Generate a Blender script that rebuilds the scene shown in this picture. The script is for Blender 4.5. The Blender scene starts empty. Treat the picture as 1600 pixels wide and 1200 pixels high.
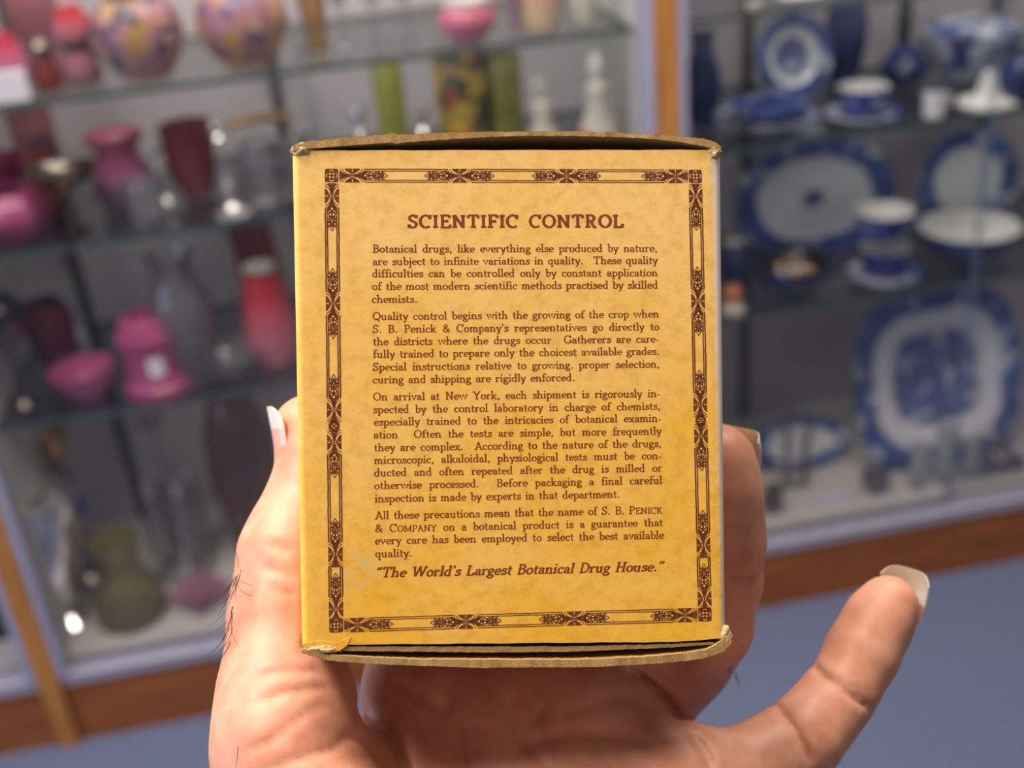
import bpy, math, random
import numpy as np
from mathutils import Vector, Matrix
R_ = random.Random(7)
scene = bpy.context.scene
COL = scene.collection

# ------------------------------------------------------------------ camera
F = 1800.0                                   # focal length in pixels of the 1600 px wide frame
YAW, PIT, ROLL, CAMH = 0.14256458, 0.48424013, 0.09435936, 1.35
fw = np.array([math.sin(YAW)*math.cos(PIT), math.cos(YAW)*math.cos(PIT), -math.sin(PIT)])
_r0 = np.array([math.cos(YAW), -math.sin(YAW), 0.0]); _d0 = np.cross(fw, _r0)
rt = _r0*math.cos(ROLL) + _d0*math.sin(ROLL)
dn = -_r0*math.sin(ROLL) + _d0*math.cos(ROLL)
CAM = np.array([0.0, 0.0, CAMH])
cd = bpy.data.cameras.new('camera'); cam = bpy.data.objects.new('camera', cd); COL.objects.link(cam)
cam.matrix_world = Matrix(((rt[0], -dn[0], -fw[0], CAM[0]), (rt[1], -dn[1], -fw[1], CAM[1]),
                           (rt[2], -dn[2], -fw[2], CAM[2]), (0, 0, 0, 1)))
cd.sensor_width = 36.0; cd.lens = 36.0*F/1600.0; cd.clip_start = 0.02; cd.clip_end = 60
cd.dof.use_dof = True; cd.dof.focus_distance = 0.179; cd.dof.aperture_fstop = 15.5
scene.camera = cam

# ------------------------------------------------------------------ light and exposure
scene.view_settings.view_transform = 'Standard'; scene.view_settings.look = 'None'
scene.view_settings.gamma = 1.0; scene.view_settings.exposure = 0.0; scene.view_settings.use_curve_mapping = False
w = bpy.data.worlds.new('room_light'); scene.world = w; w.use_nodes = True
w.node_tree.nodes['Background'].inputs[0].default_value = (1.0, 0.90, 0.84, 1)
w.node_tree.nodes['Background'].inputs[1].default_value = 0.30

def area_light(name, loc, target, sx, sy, power, col):
    l = bpy.data.lights.new(name, 'AREA'); l.shape = 'RECTANGLE'; l.size = sx; l.size_y = sy
    l.energy = power; l.color = col
    o = bpy.data.objects.new(name, l); COL.objects.link(o); o.location = loc
    o.rotation_euler = (Vector(target)-Vector(loc)).to_track_quat('-Z', 'Y').to_euler()
    return o
area_light('ceiling_light', (-0.60, 0.24, 2.55), (0.0, 0.2, 1.2), 0.6, 0.3, 28, (1.0, 0.87, 0.73))
area_light('ceiling_light', (0.55, 0.75, 2.6), (0.35, 1.5, 0.6), 1.4, 0.3, 40, (1.0, 0.92, 0.80))
area_light('ceiling_light', (-0.75, 0.80, 2.6), (-0.3, 1.75, 0.45), 1.0, 0.3, 34, (1.0, 0.93, 0.86))  # extra fill, added to brighten the lower left cabinet
area_light('window_light', (-2.6, 0.1, 1.4), (0.2, 1.7, 0.6), 1.2, 1.4, 40, (0.52, 0.66, 1.0))
area_light('cabinet_fill', (-0.05, 1.70, 1.60), (-0.05, 1.74, 0.3), 0.9, 0.05, 3.6, (1.0, 0.95, 0.90))  # unseen strip added under the top panel to brighten the left interior
area_light('cabinet_fill', (1.0, 1.70, 1.60), (1.0, 1.74, 0.3), 0.9, 0.05, 2.3, (0.97, 0.95, 1.0))  # same added fill for the china cabinet, no visible fixture

# ------------------------------------------------------------------ geometry helpers
DC = 1.5424                                   # front plane of the cabinets
def C(x, y, z):                               # camera millimetres (right, down, forward) -> world
    return CAM + (rt*x + dn*y + fw*z)/1000.0
def P(px, py, z):                             # pixel and depth in mm -> camera mm
    return np.array([(px-800)*z/F, (py-600)*z/F, z])
def ray(px, py):
    return fw*F + rt*(px-800) + dn*(py-600)
def on_z(px, py, z):
    d = ray(px, py); t = (z-CAMH)/d[2]; return CAM + d*t
def on_y(px, py, y):
    d = ray(px, py); t = y/d[1]; return CAM + d*t
def proj(p):
    q = np.asarray(p)-CAM; z = q@fw
    return 800+F*(q@rt)/z, 600+F*(q@dn)/z, z

def obj(name, verts, faces, mats, parent=None, smooth=True, midx=None, autosmooth=None):
    me = bpy.data.meshes.new(name); me.from_pydata([tuple(map(float, v)) for v in verts], [], faces)
    for m in (mats if isinstance(mats, (list, tuple)) else [mats]): me.materials.append(m)
    if midx is not None:
        me.polygons.foreach_set('material_index', midx)
    if smooth:
        me.polygons.foreach_set('use_smooth', [True]*len(me.polygons))
    me.update()
    o = bpy.data.objects.new(name, me); COL.objects.link(o)
    if autosmooth is not None: me.set_sharp_from_angle(angle=math.radians(autosmooth))
    if parent is not None: o.parent = parent
    return o
def tag(o, label, cat, group=None):
    o['label'] = label; o['category'] = cat
    if group: o['group'] = group
    return o
def empty(name, loc, label=None, cat=None, group=None, rotz=0):
    o = bpy.data.objects.new(name, None); COL.objects.link(o); o.location = tuple(map(float, loc))
    o.rotation_euler = (0, 0, rotz); o.empty_display_size = 0.02
    if label: tag(o, label, cat, group)
    return o

class MB:
    def __init__(s): s.v = []; s.f = []; s.m = []
    def add(s, verts, faces, mi=0):
        b = len(s.v); s.v += [tuple(map(float, p)) for p in verts]
        s.f += [tuple(i+b for i in f) for f in faces]; s.m += [mi]*len(faces); return s
    def box(s, x0, x1, y0, y1, z0, z1, mi=0):
        v = [(x, y, z) for z in (z0, z1) for y in (y0, y1) for x in (x0, x1)]
        return s.add(v, [(0,2,3,1), (4,5,7,6), (0,1,5,4), (2,6,7,3), (0,4,6,2), (1,3,7,5)], mi)
    def lathe(s, prof, seg=32, mi=0, c=(0,0,0), sx=1, sy=1, ripple=0, nr=0, caps=True):
        n = len(prof); V = []
        for k in range(seg):
            a = 2*math.pi*k/seg
            for (r, z) in prof:
                rr = r*(1+ripple*math.cos(nr*a)) if nr else r
                V.append((c[0]+rr*math.cos(a)*sx, c[1]+rr*math.sin(a)*sy, c[2]+z))
        Fc = []
        for k in range(seg):
            k2 = (k+1) % seg
            for i in range(n-1):
                Fc.append((k*n+i, k2*n+i, k2*n+i+1, k*n+i+1))
        if caps and prof[0][0] > 1e-6: Fc.append(tuple(k*n for k in range(seg))[::-1])
        if caps and prof[-1][0] > 1e-6: Fc.append(tuple(k*n+n-1 for k in range(seg)))
        return s.add(V, Fc, mi)
    def tube(s, pts, rads, seg=10, mi=0):
        pts = [np.array(p, float) for p in pts]
        if not hasattr(rads, '__len__'): rads = [rads]*len(pts)
        n = len(pts); V = []; up = np.array([0.31, 0.2, 0.93])
        for i, p in enumerate(pts):
            t = pts[min(i+1, n-1)]-pts[max(i-1, 0)]; t = t/(np.linalg.norm(t)+1e-12)
            a = np.cross(t, up); a /= np.linalg.norm(a)+1e-12; b = np.cross(t, a)
            for k in range(seg):
                th = 2*math.pi*k/seg
                V.append(p+rads[i]*(a*math.cos(th)+b*math.sin(th)))
        Fc = [(i*seg+k, i*seg+(k+1) % seg, (i+1)*seg+(k+1) % seg, (i+1)*seg+k) for i in range(n-1) for k in range(seg)]
        Fc.append(tuple(range(seg))[::-1]); Fc.append(tuple((n-1)*seg+k for k in range(seg)))
        return s.add(V, Fc, mi)
    def ball(s, c, r, mi=0, seg=14):
        if not hasattr(r, '__len__'): r = (r, r, r)
        pr = [(math.sin(math.pi*i/8), -math.cos(math.pi*i/8)) for i in range(9)]; pr[0] = (0, -1); pr[-1] = (0, 1)
        b = MB().lathe(pr, seg)
        return s.add([(c[0]+x*r[0], c[1]+y*r[1], c[2]+z*r[2]) for x, y, z in b.v], b.f, mi)
    def build(s, name, mats, parent=None, smooth=True, auto=35):
        return obj(name, s.v, s.f, mats, parent, smooth, s.m, auto if smooth else None)

# ------------------------------------------------------------------ materials
def lin(c):
    return tuple((x/255/12.92 if x/255 <= 0.04045 else ((x/255+0.055)/1.055)**2.4) for x in c)
def new_mat(name):
    m = bpy.data.materials.new(name); m.use_nodes = True
    nt = m.node_tree; return m, nt, nt.nodes['Principled BSDF']
def N(nt, typ, **kw):
    n = nt.nodes.new(typ)
    for k, v in kw.items():
        if k.startswith('i_'):
            key = k[2:]; key = int(key) if key.isdigit() else key.replace('_', ' ')
            n.inputs[key].default_value = v
        else: setattr(n, k, v)
    return n
def ramp(nt, fac, stops, interp='LINEAR'):
    r = nt.nodes.new('ShaderNodeValToRGB'); r.color_ramp.interpolation = interp
    e = r.color_ramp.elements
    while len(e) < len(stops): e.new(0.5)
    for i, (p, c) in enumerate(stops):
        e[i].position = p; e[i].color = tuple(c)+((1,) if len(c) == 3 else ())
    nt.links.new(fac, r.inputs[0]); return r.outputs[0]
def mat(name, c, rough=0.5, metal=0.0, var=0.12, scale=30, spec=0.5, bump=0.0, c2=None, trans=0.0):
    """plain coloured stuff with a little procedural mottling"""
    m, nt, b = new_mat(name); L = nt.links
    tc = N(nt, 'ShaderNodeTexCoord'); nz = N(nt, 'ShaderNodeTexNoise', i_Scale=scale, i_Detail=4.0)
    L.new(tc.outputs['Object'], nz.inputs['Vector'])
    a = lin(c); d = lin(c2) if c2 else tuple(x*(1-2*var) for x in a)
    col = ramp(nt, nz.outputs[0], [(0.3, d), (0.65, a)])
    L.new(col, b.inputs['Base Color'])
    b.inputs['Roughness'].default_value = rough; b.inputs['Metallic'].default_value = metal
    b.inputs['Specular IOR Level'].default_value = spec
    if bump:
        bp = N(nt, 'ShaderNodeBump', i_Strength=bump, i_Distance=0.002); L.new(nz.outputs[0], bp.inputs['Height'])
        L.new(bp.outputs[0], b.inputs['Normal'])
    return m
def glass(name, tint=(1, 1, 1), refl=0.5, body=0.0, bodycol=(0.8, 0.8, 0.8)):
    """thin clear glass: see-through with a fresnel reflection and, for tinted ware, some body colour"""
    m, nt, b = new_mat(name); L = nt.links; nt.nodes.remove(b)
    out = nt.nodes['Material Output']
    tr = N(nt, 'ShaderNodeBsdfTransparent'); tr.inputs[0].default_value = tuple(tint)+(1,)
    gl = N(nt, 'ShaderNodeBsdfGlossy'); gl.inputs['Roughness'].default_value = 0.06
    lw = N(nt, 'ShaderNodeLayerWeight', i_Blend=0.3)
    mu = N(nt, 'ShaderNodeMath', operation='MULTIPLY_ADD'); mu.inputs[1].default_value = refl; mu.inputs[2].default_value = 0.03
    L.new(lw.outputs['Fresnel'], mu.inputs[0])
    m1 = N(nt, 'ShaderNodeMixShader'); L.new(mu.outputs[0], m1.inputs[0])
    if body:
        df = N(nt, 'ShaderNodeBsdfDiffuse'); df.inputs[0].default_value = tuple(bodycol)+(1,)
        tl = N(nt, 'ShaderNodeBsdfTranslucent'); tl.inputs[0].default_value = tuple(bodycol)+(1,)
        m3 = N(nt, 'ShaderNodeMixShader', i_Fac=0.4); L.new(df.outputs[0], m3.inputs[1]); L.new(tl.outputs[0], m3.inputs[2])
        m2 = N(nt, 'ShaderNodeMixShader', i_Fac=body); L.new(tr.outputs[0], m2.inputs[1]); L.new(m3.outputs[0], m2.inputs[2])
        L.new(m2.outputs[0], m1.inputs[1])
    else: L.new(tr.outputs[0], m1.inputs[1])
    L.new(gl.outputs[0], m1.inputs[2]); L.new(m1.outputs[0], out.inputs[0])
    return m
def art_glass(name, low, high, mid=None, rough=0.25):
    """opaque art glass whose own colour shades from foot to rim"""
    m, nt, b = new_mat(name); L = nt.links
    tc = N(nt, 'ShaderNodeTexCoord'); sp = N(nt, 'ShaderNodeSeparateXYZ'); L.new(tc.outputs['Generated'], sp.inputs[0])
    st = [(0.25, lin(low)), (0.8, lin(high))]
    if mid: st = [(0.15, lin(low)), (0.5, lin(mid)), (0.85, lin(high))]
    L.new(ramp(nt, sp.outputs[2], st), b.inputs['Base Color'])
    b.inputs['Roughness'].default_value = rough
    return m
def floral(name, base, cols, scale=45, thr=0.5):
    """painted flowers: blotches of several colours on a plain ground"""
    m, nt, b = new_mat(name); L = nt.links
    tc = N(nt, 'ShaderNodeTexCoord'); prev = None
    rgb = N(nt, 'ShaderNodeRGB'); rgb.outputs[0].default_value = lin(base)+(1,); prev = rgb.outputs[0]
    for i, c in enumerate(cols):
        mp = N(nt, 'ShaderNodeMapping'); mp.inputs['Location'].default_value = (3.1*i, 1.7*i, 0.9*i)
        L.new(tc.outputs['Object'], mp.inputs[0])
        nz = N(nt, 'ShaderNodeTexNoise', i_Scale=scale, i_Detail=2.5); L.new(mp.outputs[0], nz.inputs['Vector'])
        f = ramp(nt, nz.outputs[0], [(thr, (0, 0, 0)), (thr+0.06, (1, 1, 1))])
        mx = N(nt, 'ShaderNodeMix', data_type='RGBA'); L.new(f, mx.inputs[0]); L.new(prev, mx.inputs[6])
        mx.inputs[7].default_value = lin(c)+(1,); prev = mx.outputs[2]
    L.new(prev, b.inputs['Base Color']); b.inputs['Roughness'].default_value = 0.3
    return m
def wood(name, c1, c2, axis='X', scale=12):
    m, nt, b = new_mat(name); L = nt.links
    tc = N(nt, 'ShaderNodeTexCoord'); mp = N(nt, 'ShaderNodeMapping')
    s = {'X': (0.6, 9, 9), 'Z': (9, 9, 0.6)}[axis]; mp.inputs['Scale'].default_value = s
    L.new(tc.outputs['Object'], mp.inputs[0])
    nz = N(nt, 'ShaderNodeTexNoise', i_Scale=scale, i_Detail=6.0, i_Distortion=0.6); L.new(mp.outputs[0], nz.inputs['Vector'])
    L.new(ramp(nt, nz.outputs[0], [(0.3, lin(c1)), (0.7, lin(c2))]), b.inputs['Base Color'])
    b.inputs['Roughness'].default_value = 0.45
    return m
# ------------------------------------------------------------------ room and display cabinets
M_carpet = mat('blue_grey_carpet', (98, 104, 130), 0.95, c2=(70, 75, 98), scale=160, bump=0.8, spec=0.1)
M_wall = mat('painted_wall', (178, 172, 164), 0.8)
M_ceil = mat('ceiling_tile', (214, 210, 202), 0.9)
M_oak = wood('oak_post', (124, 78, 32), (170, 114, 56), 'Z')
M_base = wood('stained_base_board', (104, 56, 22), (140, 80, 36), 'X')
M_alu = mat('satin_aluminium', (172, 170, 184), 0.38, 0.55, var=.04)
M_trim = mat('grey_cabinet_trim', (138, 138, 162), 0.5, var=.04)
M_back = mat('pale_back_panel', (186, 178, 182), 0.7, var=.03)
M_deck = mat('white_cabinet_deck', (196, 190, 184), 0.55, var=.03)
M_sidep = mat('white_side_panel', (188, 186, 180), 0.6, var=.03)
M_std = mat('dark_shelf_standard', (70, 68, 72), 0.5, 0.3)
M_pane = glass('door_pane', (0.97, 0.97, 0.98), 0.40)
M_shelf = glass('shelf_glass', (0.90, 0.93, 0.92), 0.5)
M_sedge = mat('green_glass_edge', (70, 88, 86), 0.15, var=.05)
M_pedge = mat('blue_glass_edge', (104, 128, 150), 0.15, var=.05)

def structure(name, x0, x1, y0, y1, z0, z1, m):
    o = MB().box(x0, x1, y0, y1, z0, z1).build(name, [m], None, False); o['kind'] = 'structure'; return o
structure('floor', -3.2, 3.2, -2.6, 2.2, -0.05, 0.0, M_carpet)
structure('wall_back', -3.2, 3.2, 2.06, 2.2, 0.0, 2.7, M_wall)
structure('ceiling', -3.2, 3.2, -2.6, 2.2, 2.7, 2.75, M_ceil)

YB = DC+0.42                                                  # face of the back panels
YS = DC+0.05                                                  # front edge of the shelves
PL, PR = -0.569, 0.4735                                       # centre lines of the two posts
ZD = 0.150                                                    # deck height
def zline(px, py): return float(on_y(px, py, YS)[2])
S1, S2, S3 = zline(480, 105), zline(225, 366), zline(200, 637)
SA, SB, SC = zline(1120, 26), zline(1290, 212), zline(1275, 476)
def cabinet(label, x0, x1, shelves, stds, panes, post):
    c = empty('display_cabinet', ((x0+x1)/2, DC, 0), label, 'display cabinet')
    ox, oy = (x0+x1)/2, DC
    def part(name, m, *bxs, mi=None):
        b = MB()
        for k, q in enumerate(bxs): b.box(q[0]-ox, q[1]-ox, q[2]-oy, q[3]-oy, q[4], q[5])
        return b.build(name, [m], c, False)
    H_ = 1.62
    part('base_board', M_base, (x0+.018, x1-.018, DC, DC+.03, 0, .1205))
    part('deck', M_deck, (x0+.018, x1-.018, DC+.03, YB, .10, ZD))
    part('door_track', M_alu, (x0+.018, x1-.018, DC-.004, DC+.03, .1205, .1385), (x0+.018, x1-.018, DC+.012, DC+.03, .1385, .149))
    part('back_panel', M_back, (x0, x1, YB, YB+.015, 0, H_))
    part('side_panel', M_sidep, (x0+.014, x0+.026, DC+.03, YB, ZD, H_)); part('side_panel', M_sidep, (x1-.026, x1-.014, DC+.03, YB, ZD, H_))
    part('top_panel', M_sidep, (x0, x1, DC, YB, H_, H_+.03))
    part('post', M_oak, (x1-.016, x1+.016, DC-.012, DC+.03, 0, H_)) if post else None
    part('metal_trim', M_trim, (x1-.030, x1-.0165, DC-.008, DC+.012, .1385, H_)) if post else None
    part('metal_trim', M_trim, (x0+.0165, x0+.030, DC-.008, DC+.012, .1385, H_))
    for z in shelves:
        b = MB(); a0, a1 = x0+.03-ox, x1-.03-ox; y0, y1 = YS-oy, YB-.02-oy
        v = [(x, y, zz) for zz in (z-.008, z) for y in (y0, y1) for x in (a0, a1)]
        b.add(v, [(0, 2, 3, 1), (4, 5, 7, 6)], 0); b.add(v, [(0, 1, 5, 4), (2, 6, 7, 3), (0, 4, 6, 2), (1, 3, 7, 5)], 1)
        b.build('glass_shelf', [M_shelf, M_sedge], c, False)
    for x in stds:
        s = part('shelf_standard', M_std, (x-.008, x+.008, YB-.012, YB-.0005, ZD, H_-.02))
        for z in shelves: part('shelf_bracket', M_std, (x-.006, x+.006, YB-.16, YB-.0125, z-.030, z-.009))
    for (a, b_, y) in panes:
        b = MB(); v = [(x-ox, yy-oy, zz) for zz in (.149, H_-.01) for yy in (y, y+.005) for x in (a, b_)]
        b.add(v, [(0, 1, 5, 4), (2, 6, 7, 3)], 0); b.add(v, [(0, 2, 3, 1), (4, 5, 7, 6), (0, 4, 6, 2), (1, 3, 7, 5)], 1)
        b.build('glass_door', [M_pane, M_pedge], c, False)
    return c
xs1 = float(on_y(125, 440, YB)[0]); xs2 = float(on_y(433, 150, YB)[0])
gx_ = float(on_y(1545, 200, DC+.02)[0])
cabinet('tall display cabinet of pink glass and silver with white side panel', PL, PR, (S1, S2, S3), (xs1, xs2), [(PL+.03, 0.0, DC+.0125), (-.02, PR-.03, DC+.022)], True)
cabinet('display cabinet of blue and white china at the right', PR, PR+1.05, (SA, SB, SC), (PR+.28, PR+.75), [(PR+.03, gx_+.003, DC+.0125), (gx_, PR+1.02, DC+.022)], False)
cabinet('cabinet mostly cut off at the lower left, beyond the oak post', PL-1.05, PL, (S1, S2, S3), (PL-.3,), [(PL-1.02, PL-.5, DC+.0125), (PL-.52, PL-.03, DC+.022)], True)
# ------------------------------------------------------------------ things on the shelves
def spot(px, py, z, top, wpx, ymin=None, ymax=None):
    """point on a shelf under a pixel, with real height and radius of the thing standing there"""
    p = on_z(px, py, z); dep = (p-CAM)@fw; r = wpx*dep/F/2
    y = min(max(p[1], DC+.055+r if ymin is None else ymin), YB-.03-r if ymax is None else ymax)
    x = p[0]*y/p[1]
    for _ in range(6):
        e = proj((x, y, z))[0]-px; x -= e*dep/F
    q = np.array([x, y, z]); dep = (q-CAM)@fw; r = wpx*dep/F/2
    lo, hi = 0.0, 0.9
    for _ in range(40):
        m = (lo+hi)/2
        if proj((x, y, z+m))[1] > top: lo = m
        else: hi = m
    return q, max(lo, .01), r
PROF = {
'rose_bowl': [(0, 0), (.5, 0), (.55, .04), (.8, .22), (.97, .45), (1, .58), (.95, .75), (.8, .92), (.64, 1), (.60, .99), (.72, .88), (.85, .7), (.9, .55), (.7, .2), (0, .08)],
'vase': [(0, 0), (.62, 0), (.66, .03), (.8, .15), (1, .4), (.95, .58), (.66, .78), (.55, .88), (.72, 1), (.66, 1), (.5, .88), (0, .5)],
'tall_vase': [(0, 0), (.7, 0), (.72, .03), (.6, .12), (.85, .4), (1, .6), (.85, .8), (.55, .92), (.7, 1), (.62, 1), (.48, .92), (0, .6)],
'cylinder_vase': [(0, 0), (.85, 0), (.9, .02), (.95, .4), (1, .98), (.96, 1), (.9, .98), (.85, .3), (0, .1)],
'flared_vase': [(0, 0), (.75, 0), (.8, .05), (.95, .25), (.9, .42), (.55, .62), (.48, .75), (.6, .88), (.85, 1), (.8, 1), (.5, .85), (.4, .7), (0, .3)],
'shaker': [(0, 0), (.75, 0), (.8, .03), (1, .3), (.9, .6), (.66, .92), (.62, 1), (0, 1)],
'cap': [(0, 0), (1, 0), (1, .35), (.85, .6), (.5, .9), (0, 1)],
'bowl': [(0, 0), (.42, 0), (.45, .08), (.7, .3), (.92, .65), (1, 1), (.95, 1), (.86, .66), (.6, .34), (0, .2)],
'dish': [(0, 0), (.4, 0), (.45, .1), (.8, .4), (1, .95), (.97, 1), (.75, .55), (.4, .25), (0, .2)],
'cup': [(0, 0), (.55, 0), (.58, .06), (.85, .22), (.97, .6), (1, 1), (.95, 1), (.9, .6), (.7, .2), (0, .12)],
'saucer': [(0, 0), (.5, 0), (.52, .2), (.8, .55), (1, .95), (.98, 1), (.75, .65), (.5, .4), (0, .4)],
'jar': [(0, 0), (1, 0), (1, .12), (.9, .16), (.86, .22), (.84, .6), (.86, .64), (.92, .67), (.92, .8), (.78, .84), (.72, .96), (.6, 1), (.5, 1), (.5, .9), (0, .88)],
'foot': [(0, 0), (1, 0), (1, .08), (.6, .2), (.25, .4), (.18, .6), (.3, .75), (.2, .85), (.25, 1), (0, 1)],
'stem': [(0, 0), (1, 0), (.95, .04), (.4, .12), (.2, .25), (.15, .5), (.3, .6), (.15, .7), (.2, .9), (.4, 1), (0, 1)],
'finial': [(0, 0), (.8, 0), (.9, .1), (.5, .25), (.35, .4), (.9, .55), (1, .68), (.8, .82), (.3, .88), (.4, .95), (0, 1)],
'goblet': [(0, 0), (.75, 0), (.7, .03), (.15, .1), (.12, .4), (.5, .52), (.85, .7), (.9, 1), (.86, 1), (.78, .7), (0, .5)],
'urn': [(0, 0), (.42, 0), (.45, .03), (.2, .08), (.16, .12), (.3, .17), (.62, .34), (.85, .58), (.98, .76), (1, .84), (.9, .92), (.66, .95), (.5, .93), (0, .9)],
'dome': [(0, 0), (1, 0), (1, .1), (.92, .5), (.7, .8), (.3, .96), (0, 1)],
'globe': [(0, 0), (.4, 0), (.75, .1), (1, .45), (.92, .75), (.6, .97), (.5, 1), (.45, .98), (0, .9)],
'lady': [(0, 0), (1, 0), (.95, .1), (.7, .35), (.4, .55), (.5, .66), (.48, .72), (.2, .78), (0, .8)],
'cone': [(0, 0), (1, 0), (1, .08), (.45, .3), (.3, .7), (.25, 1), (0, 1)],
'carafe': [(0, 0), (.9, 0), (1, .08), (.96, .28), (.6, .56), (.48, .68), (.6, .93), (.66, 1), (.6, 1), (.42, .7), (0, .4)],
'pot': [(0, 0), (.6, 0), (.65, .05), (.95, .35), (1, .55), (.8, .82), (.6, .9), (.62, 1), (.55, 1), (.5, .9), (0, .6)],
}
def ware(name, label, cat, sp, parts, group=None, rotz=0):
    """a thing on a shelf: each part is (part name, profile, material, radius factor, z from, z to [, ripple, count])"""
    q, h_, r = spot(*sp)
    if len(parts) == 1:
        pn, pr, m, rf, z0, z1, *rp = parts[0]
        b = MB().lathe([(a*r*rf, (z0+(z1-z0)*z)*h_) for a, z in PROF[pr]], 32, 0, ripple=rp[0] if rp else 0, nr=rp[1] if rp else 0)
        o = b.build(name, [m], None); o.location = tuple(q); o.rotation_euler[2] = rotz; tag(o, label, cat, group)
        return o, q, h_, r
    e = empty(name, q, label, cat, group, rotz)
    for pn, pr, m, rf, z0, z1, *rp in parts:
        MB().lathe([(a*r*rf, (z0+(z1-z0)*z)*h_) for a, z in PROF[pr]], 32, 0, ripple=rp[0] if rp else 0, nr=rp[1] if rp else 0).build(pn, [m], e)
    return e, q, h_, r
def handle(e, m, x0, z0, z1, out, th, ang=0, name='handle'):
    c, s = math.cos(ang), math.sin(ang); pts = []
    for k in range(11):
        t = k/10; xx = x0+out*math.sin(math.pi*t); pts.append((xx*c, xx*s, z0+(z1-z0)*t))
    return MB().tube(pts, th, 8).build(name, [m], e)
# materials of the wares
G_cran = art_glass('cranberry_to_pink', (196, 120, 160), (176, 44, 70))
G_red = art_glass('red_to_pink', (190, 112, 124), (178, 46, 48))
G_dusk = art_glass('dusky_pink', (132, 86, 98), (150, 88, 100))
G_vio = art_glass('violet_to_pink', (134, 104, 128), (160, 84, 118))
G_pinkw = art_glass('rose_cased_glass', (196, 112, 136), (184, 92, 114))
G_mag = mat('magenta_glass', (140, 42, 84), 0.2); G_pink = mat('pink_art_glass', (178, 88, 128), 0.2, c2=(150, 66, 104))
G_bub = mat('bubblegum_glass', (170, 78, 114), 0.22, c2=(152, 64, 102)); G_rasp = mat('raspberry_glass', (132, 60, 66), 0.2)
G_dred = mat('dark_red_glass', (104, 34, 40), 0.2); G_ruby = glass('ruby_glass', (.55, .12, .14), .6, .45, (.45, .06, .07))
G_rose = floral('rose_bowl_paint', (168, 116, 128), [(150, 92, 106), (190, 156, 112), (92, 78, 116), (172, 132, 76), (58, 54, 70)], 38, .57)
G_rose2 = floral('rose_bowl_paint_yellow', (164, 114, 126), [(146, 90, 106), (188, 156, 104), (104, 82, 112), (180, 138, 74)], 36, .55)
G_dflow = floral('painted_dark_flowers', (132, 70, 72), [(60, 44, 60), (120, 50, 50)], 30, .5)
G_clear = glass('clear_crystal', (.95, .95, .95), .9, .16, (.80, .79, .79)); G_amberc = glass('amber_crystal', (.86, .66, .40), .8, .30, (.55, .36, .16))
G_vasl = glass('vaseline_glass', (.84, .78, .52), .7, .40, (.50, .42, .17)); G_rust = glass('rust_glass', (.74, .56, .50), .7, .30, (.34, .18, .13))
G_olive = mat('olive_art_glass', (128, 124, 58), 0.25, c2=(90, 84, 36)); G_yg = mat('yellow_green_glass', (158, 158, 62), 0.25, c2=(128, 130, 50))
G_streak = floral('streaky_art_glass', (150, 128, 56), [(196, 160, 50), (132, 66, 36), (60, 66, 50)], 28, .5)
M_sil = mat('silver', (226, 223, 218), 0.2, 0.78, var=.06); M_urn = mat('polished_silver', (226, 224, 220), 0.12, 0.92, var=.02); M_sild = mat('tarnished_silver', (130, 118, 104), 0.22, 1.0, var=.1); M_brass = mat('brass', (206, 158, 84), 0.2, 1.0, var=.06)
M_dark = mat('black_enamel', (26, 24, 26), 0.3); M_white = mat('white_china', (222, 220, 214), 0.25, var=.03); M_cream = mat('cream_bisque', (206, 202, 186), 0.5, c2=(170, 164, 148), scale=60)
M_grey = mat('grey_pewter', (120, 118, 120), 0.4, .6); M_orange = mat('orange_glaze', (206, 130, 70), 0.3); M_lilac = mat('lilac_card', (206, 186, 214), 0.7, var=.02)
M_paperw = mat('white_price_card', (226, 220, 224), 0.8, var=.02); M_blueg = mat('cobalt_glaze', (36, 52, 128), 0.2, c2=(20, 30, 84), scale=25); M_dblue = mat('dark_blue_transfer', (46, 60, 112), 0.25, c2=(24, 30, 62), scale=30)
M_blueflow = mat('blue_flower', (70, 90, 190), 0.5); M_redf = mat('red_flower', (176, 50, 60), 0.5); M_book = mat('dark_red_cloth', (112, 30, 32), 0.6, c2=(84, 26, 30), scale=14)
M_stripe = art_glass('pink_yellow_stripe', (206, 180, 140), (206, 110, 120))
B_blot = floral('blue_transfer_print', (190, 192, 204), [(50, 68, 132), (80, 100, 156), (36, 48, 100)], 30, .56)
B_dense = floral('dense_blue_print', (60, 78, 140), [(36, 50, 116), (150, 160, 190), (28, 40, 96)], 30, .55)

PINK = 'pink and red art glass on the left cabinet'
# --- upper shelf, left cabinet
e, q, hh_, r = ware('cranberry_tumbler', 'cranberry to pink glass tumbler cut off at the left edge, top glass shelf', 'tumbler', (8, 128, S1, 52, 86), [('body', 'shaker', G_cran, 1, 0, 1)])
def card(name, label, cat, sp, wpx, hpx, m, depth=.03):
    q, h_, r = spot(*sp); dep = (q-CAM)@fw; wd = wpx*dep/F/2
    o = MB().box(-wd, wd, -depth/2, depth/2, 0, h_).build(name, [m], None, False); o.location = tuple(q); tag(o, label, cat); return o
card('price_card', 'white card with pink base in front of the cranberry shade', 'card', (20, 158, S1, 112, 56, DC+.07, DC+.075), 56, 46, M_paperw, .012)
ware('sugar_shaker', 'small ruby glass sugar shaker with dull silver cap, top shelf', 'shaker', (79, 138, S1, 58, 46), [('body', 'shaker', G_ruby, 1, 0, .68), ('cap', 'cap', M_sild, .85, .68, 1)])
ware('tall_vase', 'tall dusky pink vase standing behind the sugar shaker', 'vase', (76, 112, S1, -70, 78, None, DC+.33), [('body', 'tall_vase', G_dusk, 1, 0, 1)])
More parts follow.
